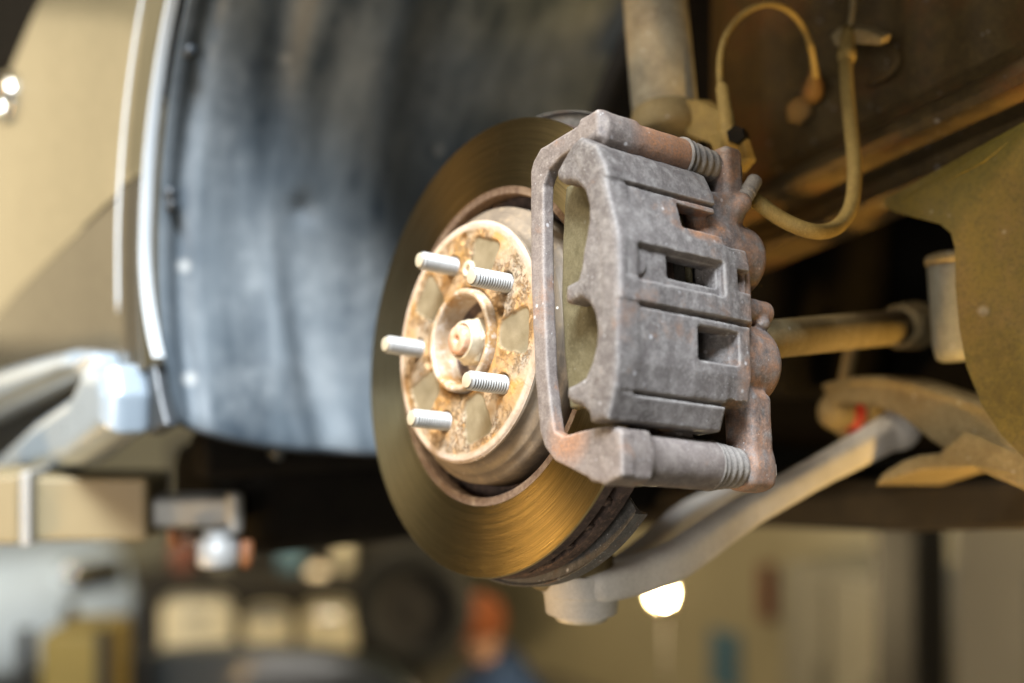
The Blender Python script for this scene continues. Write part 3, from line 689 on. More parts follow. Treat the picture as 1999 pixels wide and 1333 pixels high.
link('bolt', cyl_between('bolt', g([(1436, 262, .168)])[0], g([(1446, 272, .19)])[0], [(6.5, 0), (7, .1), (7, 1)], 6), M['black'], cb, smooth=False)
# brake hose
bh = empty('brake_hose', WZ, label='ochre rubber brake hose hanging in a deep loop right of the caliper', cat='hose')
link('hose', tube('hose', g([(1430, 362, .138), (1478, 394, .14), (1530, 430, .15), (1590, 452, .165), (1635, 442, .20), (1662, 400, .225), (1668, 330, .245), (1660, 240, .265), (1652, 150, .28), (1652, 100, .29)]), .0052), M['hose'], bh)
link('ferrule', cyl_between('ferrule', g([(1652, 118, .288)])[0], g([(1656, 55, .295)])[0], [(6.6, 0), (7, .08), (7, .3), (5.6, .35), (6.4, .7), (5.2, .75), (4.8, 1)], 24), M['hose'], bh)
link('clip', slab('clip', g([(1620, 70, .296), (1640, 52, .296), (1690, 58, .296), (1722, 72, .296), (1715, 88, .296), (1660, 84, .296), (1632, 92, .296)]), (0, .012, .004), .001), M['steel_dust'], bh, smooth=False)
link('brake_pipe', tube('brake_pipe', g([(1657, 62, .296), (1664, 20, .30), (1668, -60, .31)]), .0024), M['steel_dust'], bh)
link('banjo_fitting', cyl_between('banjo_fitting', g([(1395, 372, .142)])[0], g([(1450, 376, .142)])[0], [(7, 0), (8, .1), (8, .7), (6, 1)], 24), M['bracket'], bh)
# tie rod with its bellows
tr = empty('tie_rod', WZ, label='brown steering tie rod running right from behind the caliper', cat='tie rod')
a, c = g([(1400, 672, .10)])[0], g([(1775, 636, .42)])[0]
link('rod', cyl_between('rod', a, c, [(13, 0), (13.5, .2), (14, .6), (14.5, 1)], 32), M['steel_dust'], tr)
e = (c-a)
link('bellows_end', cyl_between('bellows_end', a+e*.92, a+e*1.10, [(14.8, 0), (19, .1), (19.5, .3), (17.5, .4), (20.5, .5), (20.5, .7), (18, .8), (15, 1)], 32), M['steel_dust'], tr)
# stabiliser link
sl = empty('stabiliser_link', WZ, label='slim upright stabiliser link below the tie rod', cat='link')
link('rod', tube('rod', g([(1668, 655, .42), (1655, 715, .42), (1640, 790, .42)]), .006), M['steel_dust'], sl)
link('joint', cyl_between('joint', g([(1640, 775, .40)])[0], g([(1628, 830, .41)])[0], [(8, 0), (15, .2), (17, .5), (15, .8), (8, 1)], 24), M['steel_dust'], sl)
# stamped rear arm
ra = empty('rear_link', WZ, label='curved ochre stamped steel link in front of the splash plate foot', cat='suspension link')
q = [mmw(aty(*k)) for k in ((1630, 772, .40), (1700, 764, .39), (1775, 776, .385), (1850, 812, .38), (1930, 850, .375), (2040, 890, .37))]
lo = [min(p_[i] for p_ in q)-45 for i in range(3)]; hi = [max(p_[i] for p_ in q)+45 for i in range(3)]
S = SDF(lo, hi, 2.5); S.add(S.rod(q, [(9, 9, 4), (10, 11, 4), (11, 15, 4), (11, 22, 4), (11, 26, 4), (11, 28, 4)], 12))
S.add(S.rod([(x_, y_, z_+h) for (x_, y_, z_), h in zip(q, (8, 10, 13, 19, 23, 25))], [(14, 3, 2.5)]*6, 8), 4); S.lump(.5, 30, 11)
link('link_body', S.mesh('link_body'), M['steel_dust'], ra)
link('flange_edge', slab('flange_edge', g([(1706, 948, .36), (1722, 925, .36), (1760, 900, .36), (1792, 888, .36), (1832, 884, .36), (1858, 858, .36), (1884, 838, .36), (1930, 856, .36), (2040, 905, .36), (2040, 945, .36), (1900, 912, .36), (1800, 918, .36)]), (0, .09, -.006), .002), M['steel_dust'], ra, smooth=False)

# ================================================================== the car body round the wheel
car = empty('car', WZ, label='champagne car raised on the lift, its front wheel arch open', cat='car')
AC = Vector((0, 0, .077)); AR = .40
def arch_pt(s, th, y): return (AC.x+(AR+s)*math.cos(th), y, AC.z+(AR+s)*math.sin(th))
def arch_surface(name, prof, th0, th1, n, low=-.21):
    """profile (s, y) swept round the arch and straight down below its centre"""
    st_ = [math.radians(th0+(th1-th0)*i/n) for i in range(n+1)]
    v = []; f = []; rows = 0
    for th in st_:
        for s, y in prof: v.append(arch_pt(s, th, y))
        rows += 1
    for j in range(1, 13):
        dz = (low-.0)*j/12
        for s, y in prof:
            a0 = arch_pt(s, st_[-1], y); v.append((a0[0]+.10*(j/12)**2*.35, y, a0[2]+dz)); 
        rows += 1
    k = len(prof)
    for i in range(rows-1):
        for j in range(k-1): f.append((i*k+j, i*k+j+1, (i+1)*k+j+1, (i+1)*k+j))
    return pydata(name, v, f)
def dense(pr, m=4):
    o = []
    for (a, b), (c, d_) in zip(pr[:-1], pr[1:]):
        for i in range(m): o.append((a+(c-a)*i/m, b+(d_-b)*i/m))
    return o+[pr[-1]]
outerp = [(.0, -.0845), (.0015, -.0875), (.004, -.0885), (.036, -.0925), (.040, -.0915), (.044, -.0865), (.06, -.0855), (.15, -.085), (.30, -.0825), (.45, -.078), (.60, -.070), (.75, -.056), (.9, -.03)]
me0 = arch_surface('fender', outerp, 42, 178, 120)
def clipped(me, planes, name):
    """keep what lies behind every (point, outward normal) plane"""
    tri = []
    for p in me.polygons:
        q = [me.vertices[k].co.copy() for k in p.vertices]; tri += [q[:3], [q[0], q[2], q[3]]]
    for co, no in planes:
        out = []
        for q in tri:
            r = []
            for a, b in zip(q, q[1:]+q[:1]):
                da = (a-co).dot(no); db = (b-co).dot(no)
                if da <= 0: r.append(a)
                if (da < 0 < db) or (db < 0 < da): r.append(a.lerp(b, da/(da-db)))
            if len(r) >= 3: out.append(r)
        tri = out
    v = []; f = []
    for q in tri: f.append(tuple(range(len(v), len(v)+len(q)))); v += q
    out = pydata(name, v, f); bm = bmesh.new(); bm.from_mesh(out); bmesh.ops.remove_doubles(bm, verts=bm.verts, dist=1e-5)
    bmesh.ops.recalc_face_normals(bm, faces=bm.faces)
    bm.to_mesh(out); bm.free(); return out
sA = aty(240, 376, -.085)-O; sB = aty(0, 592, -.085)-O
sd = (sB-sA).normalized(); sn = Vector((-sd.z, 0, sd.x)); sn = sn if sn.z < 0 else -sn     # points down: side of the bumper
fend = clipped(me0, [(sA, sn), (Vector((-.84, 0, .366)), Vector((-.32, 0, 1)).normalized())], 'fender')
fo = link('fender', fend, M['fender'], car, label='pale champagne front fender above the shut line')
bum = clipped(me0, [(sA+sn*.0015, -sn), (Vector((0, 0, -.02)), Vector((0, 0, -1)))], 'bumper')
bo = link('bumper', bum, M['bumper'], car, label='bumper corner below the shut line, its shade painted in brown')
for o_ in (fo, bo):
    m_ = o_.modifiers.new('thick', 'SOLIDIFY'); m_.thickness = .0016; m_.offset = -1; o_.modifiers.new('split', 'EDGE_SPLIT').split_angle = math.radians(32)
# edge highlights painted pale along lip and flare; shut line in body paint
lipm = arch_surface('arch_lip', [(.0, -.0848), (-.0012, -.084), (-.0014, -.078), (-.001, -.0765)], 42, 178, 120, -.10)
lo_ = link('arch_lip', lipm, M['edge_highlight'], car, label='rolled edge of the wheel arch, its highlight painted blue-white'); m_ = lo_.modifiers.new('t', 'SOLIDIFY'); m_.thickness = .0015; lo_.modifiers.new('split', 'EDGE_SPLIT')
cr = link('flare_crease', tube('flare_crease', [Vector(arch_pt(.041, math.radians(a_), -.0915)) for a_ in range(110, 179, 6)]+[Vector(arch_pt(.041, math.radians(178), -.0915))+Vector((0.001, 0, -.06))], .0022, 8, 4), M['edge_highlight'], car)
sh = link('shut_line_edge', tube('shut_line_edge', [sA+Vector((.008, -.004, .012)), sA+Vector((0, -.001, .002)), sA+sd*.05+Vector((0, -.0005, .002)), sA+sd*.12+Vector((0, 0.001, .002))], .0022, 8, 4), M['fender'], car)
# liner
def liner():
    us = np.linspace(-.070, .40, 150); v = []; f = []; rows = []
    for i in range(100): rows.append(('a', math.radians(42+(180-42)*i/99)))
    for j in range(1, 34): rows.append(('d', j/33))
    for kind, q_ in rows:
        th = q_ if kind == 'a' else math.pi; zz = AC.z + AR*math.sin(th) - (0.178*q_ if kind == 'd' else 0)
        for u in us:
            b = 0.0
            b += .010*math.exp(-((u+.047)/.010)**2)                 # channel by the lip
            c_ = .175 - .16*(zz+.1) ; b -= .022*math.exp(-((u-c_)/.045)**2)    # slanting swage
            b += .012*math.exp(-((u-c_+.085)/.02)**2)
            b -= .008*math.exp(-((u-.05)/.022)**2)*(1 if zz > -.02 else max(0, 1+(zz+.02)/.05))
            b += .004*math.sin(zz*13+u*7)*math.exp(-((u-.1)/.2)**2)
            b += .0012*math.sin(u*60+zz*8)
            b += .009*math.exp(-((u-.075)/.014)**2-((zz-.135)/.012)**2)
            r_ = AR-.006+b
            if kind == 'a': v.append((AC.x+r_*math.cos(th), u, AC.z+r_*math.sin(th)))
            else:
                e_ = max(0, (-zz-.085)/.03); v.append((-r_+.030*q_**2-.012*e_*e_, u, zz - .03*max(0, u-.0)*q_ + (.040*math.exp(-(u+.07)/.07)*q_)))
    k = len(us)
    for i in range(len(rows)-1):
        for j in range(k-1): f.append((i*k+j, i*k+j+1, (i+1)*k+j+1, (i+1)*k+j))
    return pydata('wheel_arch_liner', v, f)
li = link('wheel_arch_liner', liner(), M['liner'], car, label='scuffed blue-grey plastic wheel arch liner')
m_ = li.modifiers.new('t', 'SOLIDIFY'); m_.thickness = .003; m_.offset = 1; li.modifiers.new('split', 'EDGE_SPLIT').split_angle = math.radians(40)
def _edge():
    m = li.data; k = 150; n_ = len(m.vertices)//k; return [m.vertices[(n_-1)*k+j].co.copy()+Vector((.002, 0, 0)) for j in range(0, 150, 6)]
link('liner_edge', tube('liner_edge', _edge(), .0028, 8, 3), M['dark_trim'], li)
for (px, py, y) in ((322, 125, -.058), (318, 382, -.060), (318, 405, -.058), (318, 690, -.06), (520, 835, .02), (610, 330, .08), (575, 888, .05)):
    q_ = aty(px, py, y)-O; z_ = q_.z; xx = -math.sqrt(max(0, AR**2-max(0, z_-.077)**2))+.004
    p_ = Vector((xx, y, z_)); d_ = Vector((1, 0, 0)) if z_ < .077 else (Vector((AC.x, y, AC.z))-p_).normalized()
    link('liner_clip', cyl_between('liner_clip', p_-d_*.010, p_+d_*.006, [(7.5, 0), (7.5, .55), (6, .8), (3, 1)], 20), M['dark_trim'], li)
# bumper lower corner: rolled silver shapes with a dark slot
Pq = lambda px, py, y=-.085: mmw(aty(px, py, y))
A1 = [Pq(*q_) for q_ in ((-70, 775), (0, 738), (120, 702), (200, 682), (238, 690), (222, 735), (150, 762), (60, 800), (-70, 860))]
A2 = [Pq(*q_) for q_ in ((-70, 945), (30, 905), (130, 815), (205, 765), (236, 705), (276, 712), (286, 770), (284, 845), (200, 905), (60, 938), (-70, 965))]
lo = [min(p_[i] for p_ in A1+A2)-20 for i in range(3)]; hi = [max(p_[i] for p_ in A1+A2)+20 for i in range(3)]
lo[1] = -135; hi[1] = -20; S = SDF(lo, hi, 2.5)
S.add(S.poly([(p_[0], p_[2]) for p_ in A1], -126, -74, 20)); S.add(S.poly([(p_[0], p_[2]) for p_ in A2], -122, -72, 20), 10)
link('bumper_corner', S.mesh('bumper_corner'), M['silver'], car, label='glossy blue-silver lower bumper corner')
link('bumper_slot', slab('bumper_slot', g([(-40, 800, -.066), (180, 730, -.066), (210, 770, -.066), (150, 840, -.066), (-40, 925, -.066)]), (0, .03, 0)), M['dark_trim'], car, smooth=False)
link('arch_corner_trim', slab('arch_corner_trim', g([(262, 735, -.082), (297, 708, -.082), (306, 760, -.082), (322, 832, -.082), (290, 850, -.082), (272, 800, -.082)]), (0, .014, 0), .003), M['dark_trim'], car, smooth=False)
hl = link('side_marker_ring', lathe('side_marker_ring', [(22, 0), (25, -6), (29, -7), (32, -3), (31, 4), (24, 4)], 48, closed=True), M['chrome'], car, Matrix.Translation(aty(14, 190, -.075)-O))
# inner apron, rail, undertray, added dark blocks behind
r0 = aty(1400, 400, .345)-O; r1 = aty(2120, 52, .345)-O
r1 = r1+(r1-r0)*.2; r0 = r0-(r1-r0)*.03
prof = [(.02, .75), (.004, .30), (.0, .05), (-.002, .010), (.006, .004), (.004, .0), (-.014, -.006), (-.022, -.012), (-.024, -.020), (-.020, -.026), (.012, -.028), (.03, -.032), (.028, -.044), (.010, -.050), (.004, -.054), (.006, -.058), (.06, -.060)]
v = []; f = []; ns = 60
for i in range(ns+1):
    c_ = r0.lerp(r1, i/ns)
    for dy, dz in prof: v.append((c_.x, c_.y+dy+(.004*math.sin(i*.9+dz*30) if dz > .02 else 0), c_.z+dz))
k = len(prof)
for i in range(ns):
    for j in range(k-1): f.append((i*k+j, i*k+j+1, (i+1)*k+j+1, (i+1)*k+j))
ap = link('inner_apron', pydata('inner_apron', v, f), M['apron'], car, label='grimy brown inner apron panel with a folded rail'); sharp(ap, 40)
link('apron_stud', cyl_between('apron_stud', g([(1560, 215, .325)])[0], g([(1562, 215, .35)])[0], [(11, 0), (13, .3), (13, 1)], 6), M['apron'], ap, smooth=False)
link('apron_bracket', tube('apron_bracket', g([(1690, 165, .335), (1735, 145, .33), (1752, 110, .33), (1730, 80, .335)]), .0022), M['apron'], ap)
link('dark_backing_block', boxm('dark_backing_block', (-.75, .62, -.12), (.55, 1.3, .75), .05, 3), M['black'], car)  # dark block added to shut out the bright workshop behind
link('dark_cavity_block', boxm('dark_cavity_block', (-.42, .42, -.05), (-.09, .60, .8), .02), M['black'], car)  # black block standing for the shaded cavity past the liner
link('crossmember', slab('crossmember', g([(1150, 985, .62), (1500, 925, .60), (1760, 945, .52), (2150, 930, .45), (2150, 1030, .45), (1760, 1040, .52), (1500, 1030, .60), (1150, 1030, .62)]), (-.02, .16, 0), .006), M['grime'], car, smooth=False)
link('undertray', boxm('undertray', (-.70, .05, -.215), (-.46, 1.5, -.105), .03, 3), M['black'], car)
rp = link('rear_arch_blocker', slab('rear_arch_blocker', [(.54, -.088, -.20), (1.7, -.088, -.20), (1.7, -.088, .62), (.42, -.088, .62), (.47, -.088, .35), (.52, -.088, .12)], (0, .012, 0), .002), M['fender'], car, smooth=False)  # unseen body side, added to keep cool light off the inner chassis
link('rear_liner_blocker', slab('rear_liner_blocker', [(.545, -.07, -.20), (.545, .45, -.20), (.50, .45, .35), (.50, -.07, .35)], (.006, 0, 0)), M['liner'], car, smooth=False)  # unseen return of the light-blocking panel
link('dark_backdrop_slab', slab('dark_backdrop_slab', [(-1.5, .0, .42), (-.55, .0, .40), (-.50, .0, .95), (-1.5, .0, 1.15)], (0, 1.3, .1), .01), M['black'], car, smooth=False)  # dark slab added to blacken the view above the fender
link('front_valance', boxm('front_valance', (-.455, -.02, -.125), (-.41, 1.4, -.08), .01, 2), M['black'], car)
# splash plate on the right and reservoir behind it
spl = empty('splash_plate', WZ, label='large olive sheet metal splash plate at the right edge', cat='plate')
po = [(1728, 388), (1732, 402), (1752, 415), (1800, 428), (1838, 438), (1860, 456), (1867, 485), (1868, 560), (1876, 640), (1890, 715), (1920, 790), (1960, 850), (2040, 930), (2120, 930), (2120, 200), (2040, 215), (1985, 262), (1920, 315), (1850, 352), (1790, 372)]
def bent(px, py): return aty(px, py, .30+.00000035*(max(0, 430-py))**2)-O
bm = bmesh.new(); fc = bm.faces.new([bm.verts.new(bent(*q_)) for q_ in po]); bmesh.ops.triangulate(bm, faces=[fc])
bmesh.ops.subdivide_edges(bm, edges=bm.edges[:], cuts=2)
me = bpy.data.meshes.new('plate'); bm.to_mesh(me); bm.free(); recalc(me)
o_ = link('plate', me, M['plate'], spl, smooth=False); m_ = o_.modifiers.new('t', 'SOLIDIFY'); m_.thickness = .003
rs = empty('reservoir', WZ, label='off-white cylindrical canister half hidden behind the olive plate', cat='canister')
a, c = g([(1858, 515, .37)])[0], g([(1872, 705, .37)])[0]
link('canister', cyl_between('canister', a, c, [(17, 0), (18.5, .03), (18.5, .85), (16.5, .97), (12, 1)], 40), M['canister'], rs)
link('lid', cyl_between('lid', a+(a-c)*.12, a, [(12, 0), (17, .15), (19.8, .4), (19.8, 1)], 40), M['steel_dust'], rs)

# ================================================================== lift arm under the car
la = empty('vehicle_lift', Matrix.Translation(atd(-60, 1000, 1.2)), label='tan telescopic lift arm reaching in from the left edge', cat='lift arm')
D = 1.2; LI = la.matrix_world.inverted()
def lt(x, y, d): return LI @ atd(x, y, d)
def pbox(name, x0, y0, x1, y1, d, depth, mat, parent, bev=.004, **k):
    q_ = [lt(x0, y0, d), lt(x1, y0, d), lt(x1, y1, d), lt(x0, y1, d)]
    return link(name, slab(name, q_, Vector(FW)*depth, bev), mat, parent, smooth=False, **k)
pbox('outer_tube', 62, 932, 287, 1057, D, .08, M['lift'], la)
pbox('root_tube', -120, 928, 38, 1064, D-.01, .09, M['lift'], la)
pbox('joint_plate', 38, 922, 58, 1066, D-.015, .10, M['lift_steel'], la, .002)
pbox('inner_tube', 287, 974, 455, 1030, D+.015, .05, M['lift_steel'], la)
link('end_block', cyl_between('end_block', lt(458, 1042, D), lt(458, 962, D), [(6, 0), (8, .1), (8, .9), (6, 1)], 24), M['lift_steel'], la)
link('lift_pad', cyl_between('lift_pad', lt(425, 1104, D), lt(425, 1034, D), [(19, 0), (20, .08), (20, .7), (14, .75), (14, 1)], 36), M['lift_steel'], la)
link('lock_pin', cyl_between('lock_pin', lt(340, 1066, D), lt(340, 1032, D), [(4, 0), (6, .2), (6, 1)], 20), M['pin'], la)
link('lock_pin', cyl_between('lock_pin', lt(481, 1108, D), lt(481, 1055, D), [(4, 0), (6, .2), (6, 1)], 20), M['pin'], la)

# ================================================================== things further back in the workshop
def car_thing(name, label, paint_m, loc, rot, glass, h=1.0):
    t = empty(name, Matrix.Translation(loc) @ Matrix.Rotation(rot, 4, 'Z'), label=label, cat='car'  )
    body = [(-2.1, .28), (-2.15, .55), (-2.05, .80), (-1.2, .92*h), (-.9, .95*h), (1.5, .98*h), (2.05, .90), (2.15, .6), (2.1, .28)]
    cab = [(-1.15, .93*h), (-.45, 1.38), (.9, 1.40), (1.6, .95*h)]
    link('body', slab('body', [(x, -.86, z) for x, z in body], (0, 1.72, 0), .09), paint_m, t)
    link('cabin', slab('cabin', [(x, -.72, z) for x, z in cab], (0, 1.44, 0), .06), glass, t)
    link('roof', slab('roof', [(-.42, -.70, 1.385), (.88, -.70, 1.405), (.80, -.70, 1.44), (-.30, -.70, 1.43)], (0, 1.40, 0), .012), paint_m, t)
    for x in (-1.35, 1.35):
        for y in (-.80, .80):
            w_ = link('wheel', lathe('wheel', [(160, -100), (300, -105), (320, -80), (320, 80), (300, 105), (160, 100)], 40, closed=True), M['tyre'], t, Matrix.Translation((x, y, .32)))
            link('rim', lathe('rim', [(0, -80), (60, -88), (150, -70), (165, -98), (165, 98), (150, 70), (60, 88), (0, 80)], 32), M['chrome'], w_)
    for y in (-.6, .6): link('headlight', boxm('headlight', (-2.14, y-.16, .62), (-2.02, y+.16, .76), .03), M['chrome'], t)
    return t
c1 = atd(60, 1100, 4.6)
car_thing('parked_car', 'pale blue-white car far behind at the lower left edge', M['white_car'], (c1.x-2.75, c1.y-.75, 0), math.radians(200), M['glass_dark'], 1.0)
# black bonnet shape on trestles, standing in for a black car
D2 = 3.4
o2 = atd(420, 1300, D2); bc = empty('standin_bonnet', Matrix.Translation((o2.x, o2.y, 0)), label='glossy black bonnet shape standing in for a black car along the bottom edge', cat='bonnet')
_bi = bc.matrix_world.inverted()
def bslab(name, poly, d, depth, mat, bev):
    return link(name, slab(name, [_bi @ atd(x, y, d) for x, y in poly], Vector(FW)*depth, bev), mat, bc)
bslab('panel', [(20, 1352), (90, 1322), (150, 1303), (220, 1290), (290, 1280), (360, 1272), (430, 1268), (510, 1266), (580, 1268), (645, 1275), (700, 1287), (750, 1305), (790, 1328), (830, 1380), (840, 1480), (20, 1480)], D2, .10, M['black_car'], .02)
for x in (140, 700): bslab('trestle', [(x-18, 1470), (x+18, 1470), (x+60, 1895), (x-60, 1895)], D2+.02, .06, M['post'], 0)
# workbench with three cream drawer fronts
dq = atd(508, 1225, 5.4); dm = Matrix.Translation((dq.x, dq.y, 0)) @ Matrix.Rotation(YAW, 4, 'Z')
zb = atd(508, 1150, 5.4).z
wb = empty('workbench', dm, label='dark workbench with three brightly lit cream drawer fronts', cat='workbench')
link('carcass', boxm('carcass', (-.50, .0, 0), (.50, .5, zb), .004), M['post'], wb, smooth=False)
link('worktop', boxm('worktop', (-.53, -.06, zb), (.53, .52, zb+.05), .01), M['post'], wb, smooth=False)
link('back_board', boxm('back_board', (-.53, .48, zb+.05), (.95, .52, zb+.62), .01), M['post'], wb, smooth=False)
for x0, x1, hh_ in ((-.42, -.115, .02), (-.06, .14, .07), (.19, .42, .045)):
    d_ = link('drawer_front', boxm('drawer_front', (x0, -.03, .12), (x1, -.004, zb-hh_), .05), M['cream'], wb, smooth=False)
    link('handle', boxm('handle', ((x0+x1)/2-.05, -.05, zb-.12), ((x0+x1)/2+.05, -.031, zb-.10), .004), M['chrome'], d_, smooth=False)
for i, (x, r_, h_, mt, lb) in enumerate(((-.40, .05, .13, 'red_paint', 'leftmost, dull red can on the dark workbench'), (-.22, .035, .20, 'white_paint', 'tall white bottle on the dark workbench'), (.10, .06, .10, 'poster', 'squat blue tin on the dark workbench'), (.34, .04, .16, 'cream', 'cream canister at the right end of the dark workbench'))):
    t_ = empty('can', dm @ Matrix.Translation((x, .2, zb+.05)), label=lb, cat='can')
    link('can_body', cyl_between('can_body', (0, 0, 0), (0, 0, h_), [(r_*960, 0), (r_*1000, .03), (r_*1000, .8), (r_*700, .92), (r_*450, 1)], 24), M[mt], t_)
    link('lid', cyl_between('lid', (0, 0, h_), (0, 0, h_+.02), [(r_*480, 0), (r_*480, .8), (r_*400, 1)], 20), M['chrome'], t_)
area('workbench_light', dm @ Vector((.1, -1.1, 1.9)), dm @ Vector((0, 0, .4)), .9, .15, 30, (1.0, .80, .48))  # added lamp, there only to brighten the drawer fronts
tq = atd(110, 1260, 3.0); tm = Matrix.Translation((tq.x, tq.y, 0)) @ Matrix.Rotation(YAW, 4, 'Z')
tl = empty('tool_trolley', tm, label='dark tool trolley with a yellow box at the lower left corner', cat='trolley')
for x, y in ((-.075, 0), (.115, 0), (-.075, .3), (.115, .3)): link('upright', boxm('upright', (x-.014, y-.014, 0), (x+.014, y+.014, tq.z+.04)), M['post'], tl, smooth=False)
link('shelf', boxm('shelf', (-.10, -.02, tq.z-.30), (.14, .32, tq.z-.28)), M['post'], tl, smooth=False)
tag(link('storage_box', boxm('storage_box', (-.05, .02, tq.z-.279), (.10, .26, tq.z+.02), .008), M['lift_yellow'], None, tm, smooth=False), 'ochre storage box standing on the tool trolley shelf', 'box')
# worn tyre on the floor stand
ty = empty('tyre_stand', Matrix.Translation((atd(806, 1182, 3.8).x, atd(806, 1182, 3.8).y, 0)) @ Matrix.Rotation(YAW, 4, 'Z'), label='dark tyre held upright on a stand behind the brake disc', cat='tyre')
hz = atd(806, 1182, 3.8).z
link('tyre', lathe('tyre', [(105, -70), (165, -85), (182, -66), (188, 0), (182, 66), (165, 85), (105, 70)], 48, closed=True), M['tyre'], ty, Matrix.Translation((0, 0, hz)))
link('rim', lathe('rim', [(0, -50), (50, -58), (95, -45), (108, -66), (108, 66), (95, 45), (0, 50)], 32), M['post'], ty, Matrix.Translation((0, 0, hz)))
link('post', boxm('post', (-.03, -.03, 0), (.03, .03, hz-.185)), M['post'], ty, smooth=False)
link('foot', boxm('foot', (-.25, -.25, 0), (.25, .25, .03), .01), M['post'], ty, smooth=False)
# small lamp and the lit work bulb
def lamp(name, label, p, r, mat, power, colr):
    t = empty(name, Matrix.Translation((p.x, p.y, 0)), label=label, cat='lamp')
    link('bulb', cyl_between('bulb', (0, 0, p.z-r*1.3), (0, 0, p.z+r), [(r*450, 0), (r*520, .15), (r*900, .45), (r*1000, .62), (r*800, .85), (r*350, .97), (0.1, 1)], 32), mat, t)
    link('socket', cyl_between('socket', (0, 0, p.z-r*3.0), (0, 0, p.z-r*1.25), [(r*560, 0), (r*600, .2), (r*600, 1)], 24), M['post'], t)
    link('pole', cyl_between('pole', (0, 0, .02), (0, 0, p.z-r*3.0), [(4, 0), (4, 1)], 16), M['post'], t)
    link('foot', cyl_between('foot', (0, 0, 0), (0, 0, .025), [(150, 0), (150, .6), (120, 1)], 32), M['post'], t)
    if power:
        l = bpy.data.lights.new(name+'_light', 'POINT'); l.energy = power; l.color = colr; l.shadow_soft_size = r*1.2
        o = bpy.data.objects.new(name+'_light', l); COL.objects.link(o); o.location = (p.x, p.y, p.z+r*2.2)
    return t
lamp('work_lamp', 'lit bare bulb of a work lamp below the control arm', atd(1297, 1168, 3.4), 0.011, M['bulb'], 30, (1.0, .78, .45))
wl = bpy.data.objects['work_lamp']; wp = atd(1297, 1168, 3.4)
rm = Matrix.Translation((0, 0, wp.z)) @ Matrix.Rotation(YAW, 4, 'Z')
link('halo_dish', lathe('halo_dish', [(0, 70), (20, 69), (26, 62), (30, 52), (32, 52), (28, 63), (20, 72), (0, 73)], 40), M['cream'], wl, rm)  # dish added behind the bulb to give it a warm halo
lamp('stand_lamp', 'small dim round lamp on a stand left of the disc', atd(620, 1124, 5.5), .045, emit('dim_bulb', (1.0, .82, .55), .55), 0, None)
# cabinets and fixtures along the back wall
def cabinet(name, label, px0, px1, ztop, y, mat, doors=2, cat='cabinet'):
    a = aty(px0, 1200, y); b_ = aty(px1, 1200, y); x0, x1 = sorted((a.x, b_.x))
    t = empty(name, Matrix.Translation((x0, y, 0)), label=label, cat=cat)
    link('carcass', boxm('carcass', (0, 0, 0), (x1-x0, .45, ztop), .01), mat, t, smooth=False)
    w_ = (x1-x0)/doors
    for i in range(doors):
        d_ = link('door', boxm('door', (i*w_+.01, -.025, .06), ((i+1)*w_-.01, -.002, ztop-.03), .006), mat, t, smooth=False)
        link('handle', boxm('handle', ((i+.85)*w_-.01, -.05, ztop*.5), ((i+.85)*w_+.01, -.026, ztop*.5+.14), .004), M['chrome'], d_, smooth=False)
    return t
zt = aty(1630, 1112, 3.1).z
cabinet('metal_cabinet', 'pale grey metal cabinet blurred below the red bushing', 1532, 1728, zt, 3.1, M['white_paint'])
zt = aty(1935, 1018, 2.4).z
cabinet('tall_locker', 'tall cream locker at the lower right corner', 1868, 2200, zt, 2.4, M['cream'])
a = atd(1780, 1200, 3.2)
po_ = empty('lift_post', Matrix.Translation((a.x, a.y, 0)), label='dark upright lift post between the grey cabinet and the cream locker', cat='post')
link('column', boxm('column', (-.065, -.07, 0), (.065, .07, 1.55), .01), M['post'], po_, smooth=False); link('foot', boxm('foot', (-.2, -.2, 0), (.2, .2, .025)), M['post'], po_, smooth=False)
a = aty(1412, 1285, 3.58)
tag(link('wall_poster', boxm('wall_poster', (a.x-.09, 3.585, a.z-.14), (a.x+.09, 3.598, a.z+.12)), M['poster'], smooth=False), 'small blue notice on the wall left of the grey cabinet', 'notice')
a = aty(1500, 1155, 3.58)
tag(link('red_pipe', boxm('red_pipe', (a.x-.035, 3.55, a.z-.12), (a.x+.035, 3.598, a.z+.12), .01), M['red_paint'], smooth=False), 'short red fixture on the wall beside the grey cabinet', 'fixture')
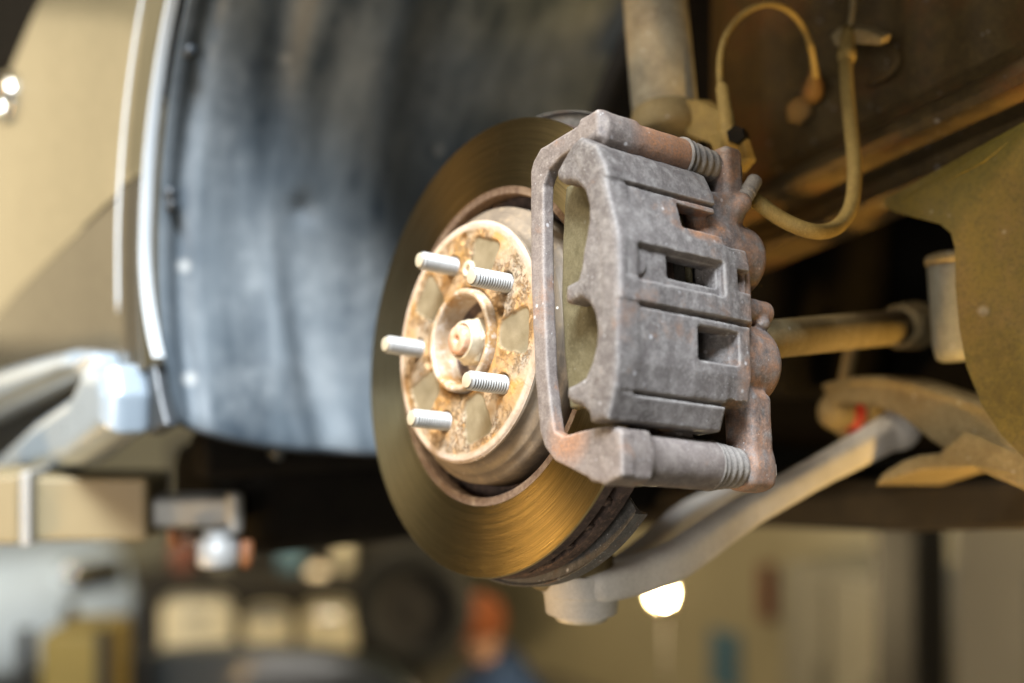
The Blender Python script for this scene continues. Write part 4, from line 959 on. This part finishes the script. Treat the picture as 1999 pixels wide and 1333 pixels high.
# person crouching in the background
def person():
    h = atd(930, 1212, 4.1); base = Matrix.Translation((h.x, h.y, 0)) @ Matrix.Rotation(YAW, 4, 'Z')
    t = empty('person', base, label='person crouching in dark blue work clothes and orange headwear', cat='person'); hz_ = h.z
    J = {'pel': (.22, .02, hz_-.56), 'sp': (.17, .01, hz_-.40), 'ch': (.10, 0, hz_-.25), 'nk': (.03, 0, hz_-.13), 'hd': (0, 0, hz_-.03), 'top': (-.005, 0, hz_+.06)}
    E_ = [('pel', 'sp'), ('sp', 'ch'), ('ch', 'nk'), ('nk', 'hd'), ('hd', 'top')]
    R_ = {'pel': .16, 'sp': .15, 'ch': .155, 'nk': .055, 'hd': .085, 'top': .06}
    for s, n_ in ((-1, 'l'), (1, 'r')):
        J.update({'sh'+n_: (.10, .17*s, hz_-.20), 'el'+n_: (-.10, .22*s, hz_-.38), 'wr'+n_: (-.28, .14*s, hz_-.42), 'hn'+n_: (-.36, .12*s, hz_-.43), 'hp'+n_: (.20, .10*s, hz_-.60), 'kn'+n_: (-.16, .16*s, hz_-.48), 'an'+n_: (.06, .14*s, .09), 'to'+n_: (-.10, .15*s, .05)})
        E_ += [('ch', 'sh'+n_), ('sh'+n_, 'el'+n_), ('el'+n_, 'wr'+n_), ('wr'+n_, 'hn'+n_), ('pel', 'hp'+n_), ('hp'+n_, 'kn'+n_), ('kn'+n_, 'an'+n_), ('an'+n_, 'to'+n_)]
        R_.update({'sh'+n_: .075, 'el'+n_: .05, 'wr'+n_: .035, 'hn'+n_: .04, 'hp'+n_: .10, 'kn'+n_: .075, 'an'+n_: .05, 'to'+n_: .045})
    def skin(name, keys, grow, mat, parent):
        ks = [k for k in J if k in keys]; me = bpy.data.meshes.new(name)
        me.from_pydata([J[k] for k in ks], [(ks.index(a), ks.index(b)) for a, b in E_ if a in ks and b in ks], []); me.update()
        o = link(name, me, mat, parent); o.modifiers.new('skin', 'SKIN'); 
        for i, k in enumerate(ks): sv = me.skin_vertices[0].data[i]; sv.radius = (R_[k]+grow,)*2; sv.use_root = (i == 0)
        o.modifiers.new('sub', 'SUBSURF').render_levels = 2; return o
    body = skin('body', list(J), 0, M['skin'], t)
    skin('work_clothes', [k for k in J if k[:2] not in ('hd', 'to', 'hn')], .014, M['blue_cloth'], t)
    link('headwear', lathe('headwear', [(84, -20), (96, 0), (97, 40), (84, 80), (52, 104), (0, 112)], 32), M['orange'], t, Matrix.Translation((0, 0, hz_-.02)) @ Matrix.Rotation(math.pi/2, 4, 'X'))
person()
